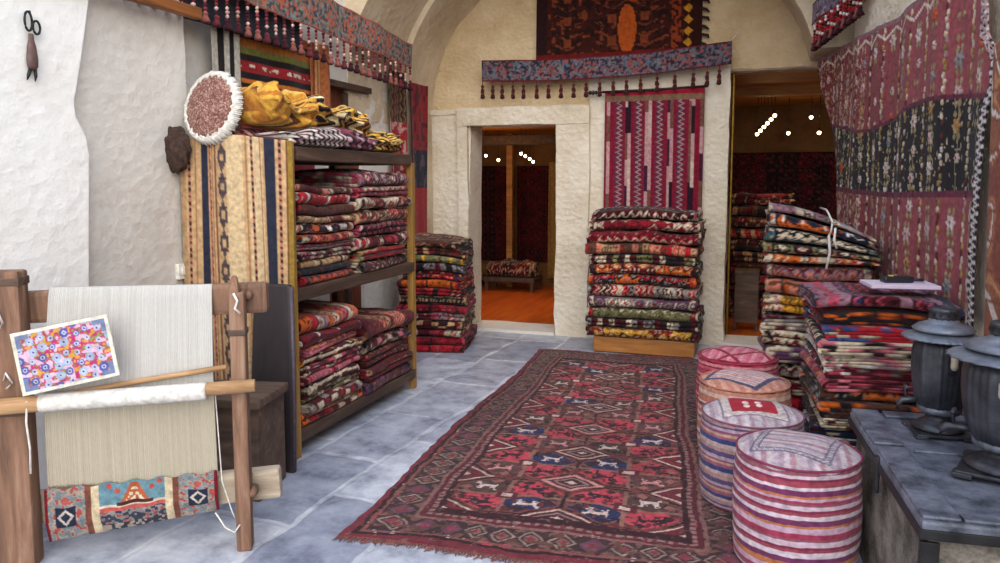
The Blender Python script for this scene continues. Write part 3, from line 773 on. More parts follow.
def cloth_pile(name, W, D, Hh, stripes, seed, per=.045, folds=3, ang=.9):
    """thick folded cloth drawn as a rounded stack of sagging layers, striped across"""
    nu, nv = int(W/.007), 130
    s = np.linspace(0, 2*PI, nv, endpoint=False)
    x = np.linspace(0, 1, nu)
    S, Xf = np.meshgrid(s, x, indexing='xy')
    endk = np.clip(np.minimum(Xf, 1-Xf)*9, 0, 1)**.5
    lay = 1+.09*np.cos(S*0+np.sin(S)*folds*PI)*np.clip(np.abs(np.cos(S)), 0, 1)
    bumpx = .85+.22*np.sin(Xf*5+seed)+.1*np.sin(Xf*13+seed*2)
    cy, sy = np.cos(S), np.sin(S)
    Y = np.sign(cy)*np.abs(cy)**.7*D/2*lay*(.75+.25*endk)
    Z = Hh*.5*(1+np.sign(sy)*np.abs(sy)**.8*(.55+.45*endk))*np.where(sy > 0, bumpx, 1)
    X = (Xf-.5)*W+.02*np.sin(S*3+seed)
    per_ = per
    k = np.floor((X*math.cos(ang)+(Y+Z)*math.sin(ang)*.8)/per_*1.0)
    idx = (np.mod(k, len(stripes))).astype(int)
    C = np.array([lin(c) for c in stripes])[idx]
    C *= (.85+.3*hsh(np.floor(X/.012), np.floor(S*30), seed))[..., None]
    V = np.stack([X, Y, Z], -1).reshape(-1, 3)
    i = np.arange(nu*nv).reshape(nu, nv); j = np.roll(i, -1, 1)
    F = np.stack([i[:-1], i[1:], j[1:], j[:-1]], -1).reshape(-1, 4)
    F = [tuple(f) for f in F]+[tuple(i[0]), tuple(i[-1][::-1])]
    return mesh_np(name, V, F, C.reshape(-1, 3), M_TEX, True)
GRP = 'textiles heaped on the rack'
def heap_cloth(label, cols, W, D, Hh, seed, per, ang, loc, rot, crumple=.0):
    me = cloth_pile('folded_textile', W, D, Hh, cols, seed, per, 3, ang)
    if crumple:
        co = np.empty(len(me.vertices)*3, np.float32); me.vertices.foreach_get('co', co); co = co.reshape(-1, 3)
        k = 1+crumple*(vnoise(co[:, 0]*11+seed, co[:, 1]*9+co[:, 2]*8, seed)+.6*vnoise(co[:, 0]*25, co[:, 1]*22+co[:, 2]*20, seed+1)-.8)
        co[:, 1] *= k; co[:, 2] = np.where(co[:, 2] > Hh*.35, Hh*.35+(co[:, 2]-Hh*.35)*(k**1.6), co[:, 2])
        me.vertices.foreach_set('co', co.ravel()); me.update()
    return tag(obj('folded_textile', me, None, loc, rot), label, 'textile', GRP)
heap_cloth('pink and maroon folded textile lying under the round cushion', ['#7a2a34', '#d9a8a0', '#5b2030', '#c98a80'], .36, .34, .10, 5, .02, .9, (-2.80, 3.62, 1.68), (0, 0, .2))
heap_cloth('black and white striped rolled textile at the rack front edge', ['#2a2024', '#cfc6bd', '#5a2030', '#bdafa8'], .52, .30, .125, 4, .024, .25, (-2.47, 3.73, 1.675), (0, 0, 1.55))
heap_cloth('yellow ochre crumpled textile heaped beside the round cushion', ['#cf9a3e', '#b97f2c', '#d9ac58', '#5a3520', '#cf9a3e', '#a86a28'], .40, .40, .24, 2, .024, .8, (-2.60, 3.63, 1.785), (0, .10, 1.35), .5)
heap_cloth('yellow and black striped textile heaped highest on the rack', ['#d9a545', '#2a2220', '#d3a047', '#2a2220', '#e2cfa0', '#5a3a22'], .60, .44, .20, 3, .022, 1.0, (-2.64, 4.17, 1.785), (0, .14, 1.5), .35)
heap_cloth('maroon and mauve banded textile between striped rolls on the rack', ['#5b2434', '#b998a0', '#33202c', '#7a4050'], .36, .30, .13, 7, .03, .4, (-2.47, 4.20, 1.675), (0, 0, 1.55))
heap_cloth('yellow black striped textile at the far end of the rack top', ['#d3a047', '#33261f', '#d9b060', '#33261f'], .40, .42, .17, 8, .02, .7, (-2.56, 4.62, 1.675), (0, -.03, 1.6), .2)

# ================================================================ STACKS AT THE BACK
LS = [('motif', 'brown', 'black', 'tan', 'maroon', 1, 'nest'), ('bands', 'dark red', 'brown', 'tan', 'black', .9, 'zig'), ('plain', 'olive', 'gold', 'brown', 'black', .8, 'nest'),
      ('bands', 'navy', 'dark red', 'grey', 'black', 1, 'nest'), ('motif', 'maroon', 'red', 'navy', 'salmon', 1, 'zig'), ('plain', 'orange', 'brown', 'red', 'maroon', 1, 'nest'),
      ('bands', 'red', 'maroon', 'black', 'salmon', .9, 'zig'), ('long', 'black', 'red', 'brown', 'tan', 1, 'nest'), ('plain', 'dark red', 'black', 'red', 'pink', 1, 'nest'),
      ('bands', 'rose', 'mauve', 'maroon', 'cream', .9, 'zig'), ('check', 'maroon', 'tan', 'dark red', 'black', 1, 'nest'), ('bands', 'rose', 'cream', 'maroon', 'red', .9, 'nest'),
      ('plain', 'dark red', 'red', 'black', 'rose', 1, 'nest'), ('plain', 'red', 'maroon', 'rose', 'black', .9, 'nest')]
stack(LS, 'in stack left of left doorway', 'folded rugs stacked left of the left doorway', (-2.76, 6.28, 0), .56, .66, 1.0, 12, .012, None, 2)
t = thing('wooden_plinth', 'low amber wooden box under the rug stack on the back wall', 'box', (-.93, 6.72, 0))
obj('front_board', box_mesh('front_board', (0, -.24, .075), (.86, .025, .13), M_BOXWOOD), t)
obj('top_board', box_mesh('top_board', (0, 0, .13), (.86, .46, .02), M_BOXWOOD), t)
for x in (-.415, .415): obj('side_board', box_mesh('side_board', (x, 0, .06), (.025, .46, .12), M_BOXWOOD), t)
CS = [('zigzag', 'maroon', 'cream', 'black', 'rose', .9, 'half'), ('motif', 'dark red', 'cream', 'maroon', 'red', 1, 'nest'), ('zigzag', 'red', 'maroon', 'dark red', 'cream', 1.15, 'nest'),
      ('bands', 'tan', 'salmon', 'brown', 'red', 1, 'nest'), ('bands', 'black', 'cream', 'olive', 'maroon', .8, 'zig'), ('motif', 'orange', 'maroon', 'black', 'cream', .95, 'nest'),
      ('motif', 'black', 'orange', 'red', 'grey', 1, 'nest'), ('bands', 'maroon', 'red', 'grey', 'cream', 1.1, 'nest'), ('motif', 'grey', 'purple', 'cream', 'dark red', 1, 'nest'),
      ('zigzag', 'olive', 'black', 'red', 'cream', 1, 'nest'), ('bands', 'maroon', 'grey', 'cream', 'black', .8, 'zig'), ('motif', 'gold', 'dark red', 'black', 'cream', 1, 'nest')]
stack(CS, 'in stack on the wooden box', 'folded rugs stacked on the amber box', (-.95, 6.70, .142), .92, .56, 1.12, 0, .012, None, 1.2, wj=.04)

# rugs hanging on the back wall
def colf_strips(X, Z):
    C = np.empty(X.shape+(3,)); C[:] = lin('#861a30')
    W = .90; f = X/W
    # five zigzag columns between block columns
    for k, x0 in enumerate((.09, .29, .50, .71, .92)):
        m = np.abs(f-x0-.06) < .055
        if x0 > .9: continue
        put(C, m, lin('#861f36')); z = (tri(Z/.045)-.5)*.05
        put(C, m & (np.abs((f-x0-.06)-z) < .012), lin('#b98a86')); put(C, m & (np.abs((f-x0-.06)-z-.022) < .01), lin('#5b2440')); put(C, m & (np.abs((f-x0-.06)-z+.022) < .01), lin('#3d3a5a'))
    seed = 2
    for k, x0 in enumerate((.02, .215, .235, .415, .445, .635, .66, .845, .865, .955)):
        w = .033
        m = (f > x0) & (f < x0+w); j = np.floor((Z+.3*hsh(k, 1))/.24+.5*hsh(k, 2)); h = hsh(j, k, seed)
        for lo, c in ((0, '#c49698'), (.28, '#42203a'), (.5, '#7a5048'), (.68, '#d0b2a8'), (.82, '#2e1826')): put(C, m & (h >= lo), lin(c))
    put(C, Z < .045, lin('#a51f38')); put(C, (Z > .045) & (Z < .10), lin('#8a6a52'))
    return C
t = thing('wall_hanging', 'crimson kilim of vertical zigzag strips hanging on back wall above rug stack', 'kilim', (-1.40, 7.045, 2.315))
obj('cloth', hang('cloth', .89, 1.10, colf_strips, 120, 150, .006, 7), t)
obj('rod', tube_mesh('rod', [(-.10, -.01, -.01), (.40, -.012, -.005), (.92, -.01, .01)], .011, M_BLACKIRON), t)
obj('finial', lathe('finial', [(.004, -.05), (.022, -.03), (.012, -.012), (.024, 0), (.012, .014), (.02, .03), (.004, .05)], M_BLACKIRON, 10), t, (-.11, -.01, -.01), (0, R90, 0))
def colf_dark(X, Z):
    C = np.empty(X.shape+(3,)); C[:] = lin('#3c1712')
    n = vnoise(X*24, Z*24, 2)
    put(C, n > .66, lin('#2a1412')); put(C, n < .2, lin('#7a3a20'))
    for cx, w in ((.30, .07), (.72, .075), (1.02, .08)):
        d = np.abs(X-cx)/w+0*Z
        m2 = vnoise(X*34, Z*30, int(cx*10)); put(C, (d < 2.2) & (tri(Z/.09+d*.35+.25*m2) < .3) & (m2 > .35), lin('#6d3420')); put(C, (d < 2.2) & (tri(Z/.05+d*.8) > .72) & (m2 > .5), lin('#1d1010')); put(C, (d < .5) & (tri(Z/.2) > .6), lin('#7a3a22'))
    oval = ((X-.86)/.085)**2+((Z-.50)/.22)**2
    put(C, oval < 1, lin('#b4521c')); put(C, (oval > 1) & (oval < 1.3), lin('#2a1412')); ov2 = ((X-.92)/.09)**2+((Z-.12)/.15)**2; put(C, ov2 < 1, lin('#a5491c'))
    put(C, (X > 1.36), lin('#33140f')); put(C, (X > 1.36) & (np.abs(X-1.40)+np.abs(frac(Z/.1)-.5)*.1 < .04), lin('#c98a2a'))
    put(C, (X > 1.25) & (X < 1.34) & (vnoise(X*40, Z*40, 9) > .5), lin('#8c3a1e'))
    put(C, (X < .1), lin('#2c1416')); put(C, (Z > .70), lin('#6d1c1a'))
    return C
t = thing('wall_rug', 'dark red and orange carpet hanging high on the back wall above valance', 'rug', (-2.07, 7.08, 3.37))
obj('pile', hang('pile', 1.52, .76, colf_dark, 130, 80, .012, 5, M_PILE, .012), t)
bm = bmesh.new()
for k in range(9): tube_into(bm, [(1.51, 0, -.06-k*.075), (1.56+.015*math.sin(k*3), -.01, -.075-k*.075), (1.58, -.01, -.10-k*.075)], [.012, .014, .008], 6)
obj('side_fringe', bm_mesh('side_fringe', bm, plain_mat('dark_wool', '#2c1a18', .95), True), t)

# ================================================================ RIGHT WALL
def kilim():
    nu, nv = 420, 200
    def s0(z): return np.interp(z, [.9, 1.42, 1.89, 2.2, 2.46], [1.12, .90, .66, .42, .27])
    def s1(z): return np.interp(z, [.9, 1.2, 1.70, 1.79, 1.88, 1.98, 2.1, 2.26, 2.46], [3.41, 3.40, 3.40, 3.43, 3.50, 3.49, 3.37, 3.34, 3.33])
    A, Z = np.meshgrid(np.linspace(0, 1, nu), np.linspace(.86, 2.46, nv), indexing='ij')
    S = s0(Z)+(s1(Z)-s0(Z))*A
    Zt = Z+.02*np.sin(S*2.3)*(Z/2.4)
    C = np.empty(S.shape+(3,)); C[:] = lin('#8f3f4c')
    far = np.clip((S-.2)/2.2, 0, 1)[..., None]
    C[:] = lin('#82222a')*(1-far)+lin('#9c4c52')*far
    black = (Z > 1.43) & (Z < 1.86+.04*np.sin(S*3))
    put(C, black, lin('#1f181c'))
    n = vnoise(S*60, Z*60, 4)
    h = np.zeros_like(S)
    pal = ['#e9dccf', '#d9c9ae', '#b9a55a', '#d8c2c0', '#c9b59a', '#d6662e', '#efe6e0', '#8e9a9c']
    # columns of twisted braid between columns of rosettes
    col = np.floor(S/.125); fc = frac(S/.125)-.5
    kz = np.floor(Z/.032+.5*frac(col*.5)); kb = hsh(kz, col, 3); sd = np.where(np.mod(kz, 2) > 0, 1, -1)
    zz = frac(Z/.032+.5*frac(col*.5))-.5
    odd = np.mod(col, 2) > 0
    br = odd & ((((fc*.125-sd*.006)/.011)**2+(zz*.032/.015)**2) < 1) & (kb < .92)
    for lo, c in ((0, '#d3bf9d'), (.3, '#8f7d42'), (.42, '#d9ccbc'), (.56, '#5b2626'), (.72, '#b5924f'), (.82, '#a88f8a')): put(C, br & (kb >= lo), lin(c))
    h[br] += .006
    stem = ~odd & (np.abs(fc*.125-.007*np.sin(Z*40+col)) < .004); put(C, stem & ~black, lin('#7c5a48')); put(C, stem & black, lin('#8b8460'))
    r0 = np.floor(Z/.15+.37*col); z0 = (r0+.5-.37*col)*.15; hk = hsh(r0, col, 7); hk2 = hsh(r0, col, 17)
    dx, dz = fc*.125+(hk2-.5)*.03, Z-z0; rr = np.hypot(dx, dz); an = np.arctan2(dz, dx)
    fl = ~odd & (rr < (.018+.016*hk2)*(1+.30*np.cos(an*6))) & (hk > .12)
    pal = ['#e0cfc4', '#d3c0ae', '#c4a9a4', '#c45a2c', '#dccbc8', '#8f908e', '#d9c4b4', '#b48a50']
    pc = np.array([lin(x) for x in pal])[(frac(hk*5.3)*len(pal)).astype(int) % len(pal)]
    put(C, fl, pc); put(C, fl & (rr < .008), lin('#8d3a34')); h[fl] += .007
    lf = ~odd & (np.abs(np.abs(dx)-.018)+np.abs(np.abs(dz)-.05)*.7 < .014) & (hk2 > .3)
    put(C, lf, lin('#a0906a')); h[lf] += .004
    sp = (n > .74) & (S < 1.6); put(C, sp & ~black, lin('#c9a48e')); put(C, (n < .16) & ~black & (S < 2), lin('#6b1c26'))
    put(C, (n > .86) & black, lin('#b9a88a'))
    seam = (np.abs(Z-1.43) < .016) | (np.abs(Z-1.865-.04*np.sin(S*3)) < .012); put(C, seam, lin('#6b2c40'))
    # zigzag along the top edge, pale hem, patterned edge at the near end
    put(C, (np.abs(Z-2.36-.05*tri(S/.26)) < .009) & (S > .1), lin('#e0cfc2')); put(C, Z > 2.435, lin('#8d6670'))
    e = s1(Z)-S
    put(C, (e < .075), lin('#2c2630')); put(C, (e < .075) & (np.abs(tri(Z/.035)-(e/.075)) < .3), lin('#e2d8d2')); put(C, (e < .075) & (Z > 2.0) & (frac(Z/.03+S*20) < .5), lin('#c9a0a0'))
    put(C, (S-s0(Z)) < .02, lin('#5b1a24'))
    C *= (.85+.3*hsh(np.floor(S/.011), np.floor(Z/.011)))[..., None]
    off = .05+.014*np.sin(S*5.5+.6*np.sin(Z*2))+.010*np.sin(S*13+Z)-.03*(1-np.clip(Z/1.2, 0, 1))
    off = off+np.clip(1-(S)/.5, 0, 1)*.05
    o3 = wr(0, 0); Pt = np.empty(S.shape+(3,))
    Pt[..., 0] = .44+math.sin(WA)*S-off*math.cos(WA)-h*math.cos(WA); Pt[..., 1] = 7.1-math.cos(WA)*S-off*math.sin(WA)-h*math.sin(WA); Pt[..., 2] = Zt
    org = np.array([.7, 5.0, .86])
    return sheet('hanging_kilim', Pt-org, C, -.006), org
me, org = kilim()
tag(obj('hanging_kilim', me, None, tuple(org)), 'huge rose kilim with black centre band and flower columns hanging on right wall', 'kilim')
def orange_tex():
    A, Z = np.meshgrid(np.linspace(0, 1, 90), np.linspace(.62, 2.05, 120), indexing='ij')
    s_ = np.interp(Z, [.6, .8, 1.9, 2.1], [3.62, 3.60, 3.50, 3.50]); S = s_+A*.9
    C = np.empty(S.shape+(3,)); C[:] = lin('#a05f42')
    n = vnoise(S*9+np.sin(Z*6), Z*6, 6); put(C, np.abs(n-.5) < .045, lin('#e5d6cc')); put(C, (n > .72), lin('#8d4a3a')); put(C, (np.abs(n-.64) < .02), lin('#c98a5c'))
    put(C, np.abs(frac(Z/.12)-.5) < .03, lin('#8a4d36'))
    off = .07+.015*np.sin(S*9)
    Pt = np.empty(S.shape+(3,)); Pt[..., 0] = .44+math.sin(WA)*S-off*math.cos(WA); Pt[..., 1] = 7.1-math.cos(WA)*S-off*math.sin(WA); Pt[..., 2] = Z
    org = np.array([.9, 3.3, .62]); return sheet('hanging_textile', Pt-org, C, -.008), org
me, org = orange_tex()
tag(obj('hanging_textile', me, None, tuple(org)), 'rust orange textile with white scrolls hanging right of the rose kilim', 'textile')

# stacks by the right wall
RA = [('zigzag', 'salmon', 'mauve', 'cream', 'maroon', .8, 'half'), ('plain', 'salmon', 'orange', 'brown', 'tan', 1, 'nest'), ('bands', 'gold', 'cream', 'olive', 'rose', 1.1, 'zig'),
      ('check', 'brown', 'cream', 'maroon', 'grey', 1, 'zig', -90), ('motif', 'dark red', 'cream', 'black', 'tan', 1, 'zig'), ('long', 'mauve', 'brown', 'cream', 'purple', 1, 'zig', -90), ('zigzag', 'maroon', 'grey', 'black', 'cream', 1, 'nest'),
      ('motif', 'black', 'dark red', 'cream', 'tan', 1, 'zig', -90), ('bands', 'red', 'maroon', 'cream', 'black', 1, 'nest'), ('plain', 'brown', 'tan', 'maroon', 'cream', 1, 'nest')]
WRZ = math.degrees(WA)
zt = stack(RA, 'in back stack by right wall', 'folded rugs in the back stack by the right wall', (.325, 5.13, 0), .57, .62, 1.0, -WRZ*0, .015, None, 3)
RT = [('bands', 'mauve', 'grey', 'cream', 'brown', .7, 'half'), ('motif', 'navy', 'orange', 'white', 'black', 1.2, 'nest'), ('zigzag', 'black', 'cream', 'teal', 'maroon', 1.2, 'nest'), ('motif', 'black', 'dark red', 'olive', 'cream', 1, 'nest'), ('bands', 'orange', 'red', 'black', 'cream', .8, 'nest')]
# roped bundle on top, sagging toward the wall
bz = zt+.005
z = bz
for i in range(len(RT)-1, -1, -1):
    s = RT[i]; T = .36*s[5]/4.9; SEED[0] += 1
    me = folded('folded_rug', .64-.03*(len(RT)-1-i)*.4, .60, T*.97, s[6], s[0], [P(x) for x in s[1:5]], SEED[0], .008, .013)
    # sag the pack down at the wall side (true shape of a soft bundle)
    co = np.empty(len(me.vertices)*3, np.float32); me.vertices.foreach_get('co', co); co = co.reshape(-1, 3)
    f = np.clip((co[:, 0]+.32)/.64, 0, 1); k = (z-bz+co[:, 2])/.36
    co[:, 2] -= .22*f**1.7*k; co[:, 1] += .03*np.sin(f*3)
    me.vertices.foreach_set('co', co.ravel()); me.update()
    tag(obj('folded_rug', me, None, (.335, 5.11, z)), '%s and %s folded rug, %s in roped bundle on back stack' % (s[1], s[2], ['topmost', 'second', 'third', 'fourth', 'lowest'][i]), 'rug', 'folded rugs in the roped bundle')
    z += T
bm = bmesh.new()
tube_into(bm, [(.02, -.325, .25), (0, -.345, .17), (.01, -.345, .08), (-.005, -.34, -.02)], .008, 6); tube_into(bm, [(.035, -.335, .22), (.03, -.345, .15), (.045, -.345, .10)], .007, 6)
tube_into(bm, [(-.01, .25, .315), (0, -.1, .315), (0, -.27, .30), (.02, -.325, .25), (.01, -.345, .19)], .006, 6)
tag(obj('white_rope', bm_mesh('white_rope', bm, M_THREAD, True), None, (.37, 5.11, bz)), 'white rope tied around the roped rug bundle', 'rope')

RB = [('bands', 'maroon', 'mauve', 'navy', 'rose', .9, 'nest'), ('bands', 'red', 'black', 'orange', 'maroon', 1, 'zig', -90), ('check', 'navy', 'red', 'blue', 'cream', 1.1, 'zig', -90),
      ('zigzag', 'maroon', 'cream', 'black', 'pink', 1, 'zig', -90), ('long', 'white', 'pink', 'mauve', 'cream', 1, 'zig', -90), ('motif', 'black', 'maroon', 'white', 'rose', .9, 'zig', -90),
      ('bands', 'salmon', 'pink', 'rose', 'maroon', .9, 'nest', -90), ('motif', 'orange', 'black', 'brown', 'grey', 1.1, 'nest'), ('bands', 'brown', 'orange', 'black', 'grey', 1.1, 'zig', -90),
      ('plain', 'cream', 'tan', 'maroon', 'grey', .8, 'zig', -90), ('zigzag', 'black', 'navy', 'maroon', 'cream', 1, 'zig', -90), ('plain', 'white', 'black', 'grey', 'tan', .8, 'zig', -90), ('plain', 'black', 'brown', 'navy', 'grey', 1, 'nest'),
      ('motif', 'dark red', 'black', 'cream', 'tan', 1, 'nest'), ('bands', 'maroon', 'red', 'cream', 'black', 1, 'nest'), ('motif', 'red', 'maroon', 'navy', 'cream', 1, 'nest')]
ztB = stack(RB, 'in front stack by right wall', 'folded rugs in the front stack by the right wall', (.53, 4.06, 0), .57, .58, .98, 4, .015, None, 3)
t = thing('notebook', 'thin mauve notebook lying on the front rug stack by right wall', 'notebook', (.63, 4.02, ztB+.012), (0, 0, .15))
obj('pages', box_mesh('pages', (0, 0, .012), (.30, .20, .016), M_PAPER, None, .002), t)
obj('cover', box_mesh('cover', (0, 0, .002), (.31, .21, .005), plain_mat('purple_cover', '#6b4a68', .5), None, .001), t)
t = thing('gadget', 'small black device lying on the mauve notebook', 'device', (.62, 4.03, ztB+.034), (0, 0, .3))
obj('body', box_mesh('body', (0, 0, .014), (.14, .06, .03), M_BLACK, None, .01), t)
obj('strap', tube_mesh('strap', [(.06, 0, .012), (.11, -.02, .012), (.13, .01, .008), (.10, .03, .008)], .007, M_BLACK), t)
obj('button', box_mesh('button', (-.03, -.005, .031), (.02, .02, .006), plain_mat('yellow_plastic', '#c9b23a', .4), None, .002), t)

# ================================================================ POUFS
def pouf(cx, cy, r, h, cols, topf, label, seed, z0=0.013):
    t = thing('pouf', label, 'pouf', (cx, cy, z0), (0, 0, .2*seed), 'striped poufs in a row')
    nz = 150; prof = []
    for i in range(nz+1):
        f = i/nz; prof.append((r*(.965+.06*math.sin(PI*min(max(f, .02), .98))**.6), .004+f*(h-.035)))
    rnd = random.Random(seed); seq = []; z = 0
    while z < h:
        w = rnd.choice([.009, .012, .016, .021]); seq.append((z, z+w, lin(cols[len(seq) % len(cols)]))); z += w
    def cf(a, rr, z):
        zz = z+.005*math.sin(a*2+seed)
        for lo, hi, c in seq:
            if lo <= zz < hi: return c*(.88+.24*float(hsh(math.floor(a*40), math.floor(z*90), seed)))
        return seq[-1][2]
    rf = lambda a, z: 1+.012*math.sin(a*3+seed)+.006*math.sin(a*7+z*20)
    obj('side_panel', lathe('side_panel', prof, M_TEX, 96, cf, rf), t)
    # top: polar grid
    V, F, C = [], [], []; nr, sg = 60, 160
    for i in range(nr+1):
        q = i/nr
        for k in range(sg):
            a = 2*PI*k/sg; rr = r*.975*q*(rf(a, h) if q > .5 else 1)
            x, y = rr*math.cos(a), rr*math.sin(a)
            V.append((x, y, h-.032+.042*(1-q**3.2)+.004*math.sin(x*25)*math.sin(y*21+seed))); C.append(topf(x/r, y/r)*(.9+.2*float(hsh(math.floor(x*90), math.floor(y*90), seed))))
    for i in range(nr):
        for k in range(sg): F.append((i*sg+k, (i+1)*sg+k, (i+1)*sg+(k+1) % sg, i*sg+(k+1) % sg))
    o = len(V); V += [(v[0], v[1], h-.05) for v in V[-sg:]]; C += C[-sg:]
    for k in range(sg): F.append((o-sg+k, o+k, o+(k+1) % sg, o-sg+(k+1) % sg))
    obj('top_panel', mesh_np('top_panel', V, np.array(F), np.array(C), M_TEX, True), t)
    obj('piping', tube_mesh('piping', [(r*.985*rf(a, h)*math.cos(a), r*.985*rf(a, h)*math.sin(a), h-.031) for a in np.linspace(0, 2*PI, 97)], .0045, plain_mat('dark_piping', cols[0], .9), 6), t)
    return t
def ang(f, al): 
    c, s = math.cos(al), math.sin(al); return lambda x, y: f(x*c-y*s, x*s+y*c)
def top1(x, y):
    m = max(abs(x), abs(y))
    if .50 < m < .53 or .60 < m < .63: return lin('#6b6270')
    if .53 <= m <= .60: return lin('#8d7f8a') if (math.floor(x*22)+math.floor(y*22)) % 2 else lin('#b9adb3')
    k = math.floor((y if m < .5 else x+.3*y)*11); return lin(['#b9a3ac', '#a08a94', '#c4b2b6', '#a88088', '#bcaeac'][k % 5])
def top2(x, y):
    m = max(abs(x), abs(y))
    if m < .44:
        d = min(math.hypot((abs(x)-.12)*1.6, abs(y)-.1), 9)
        return lin('#e6cfc2') if d < .10 else lin('#a81c30')
    if m < .60: return lin('#d2c4bc') if (math.floor(x*13)+math.floor(y*13)) % 2 else lin('#b9aaa4')
    if m < .64: return lin('#8a7480')
    k = math.floor(x*13); return lin(['#c2b6b8', '#a98f98', '#bda8ae'][k % 3])
def top3(x, y):
    m = abs(x)+abs(y)
    if .80 < m < .95: return lin('#4a4a62')
    if m > .95: return lin(['#c9957f', '#b97a6a'][math.floor(x*9) % 2])
    k = math.floor((x+y)*12); return lin(['#c9a9a8', '#b58e92', '#d3bcb4', '#c58d84'][k % 4])
def top4(x, y):
    if abs(abs(x)-.45) < .05 or abs(abs(y)-.4) < .05: return lin('#8a2638')
    if math.hypot(x, y) > .9: return lin('#7a2030')
    return lin(['#cf7483', '#c46474', '#d98e96'][math.floor((x-y)*8) % 3])
pouf(.160, 3.10, .232, .47, ['#82304c', '#cdb4be', '#8f5560', '#a03a54', '#c3a0b2', '#b9744a', '#74385c', '#d6c2ca', '#984652'], ang(top1, .45), 'nearest round pouf with pink, white and plum stripes', 1)
pouf(-.015, 3.66, .230, .435, ['#84506a', '#b198a4', '#5a4e74', '#a98480', '#b8a09e', '#3a4474', '#9a5a6c', '#b8957f'], ang(top2, .25), 'second nearest pouf, red square on its top', 2)
pouf(-.062, 4.20, .235, .445, ['#b9785f', '#d9b8a6', '#c98a76', '#7a4a54', '#e0c6b6', '#c46f5c'], ang(top3, .3), 'third nearest pouf with salmon sides and faded blue edged top', 3)
pouf(-.115, 4.80, .236, .445, ['#a8344a', '#c9616f', '#8a2438', '#d98a90', '#b9485a'], ang(top4, .2), 'farthest pouf, pink and crimson, nearest the right doorway', 4)

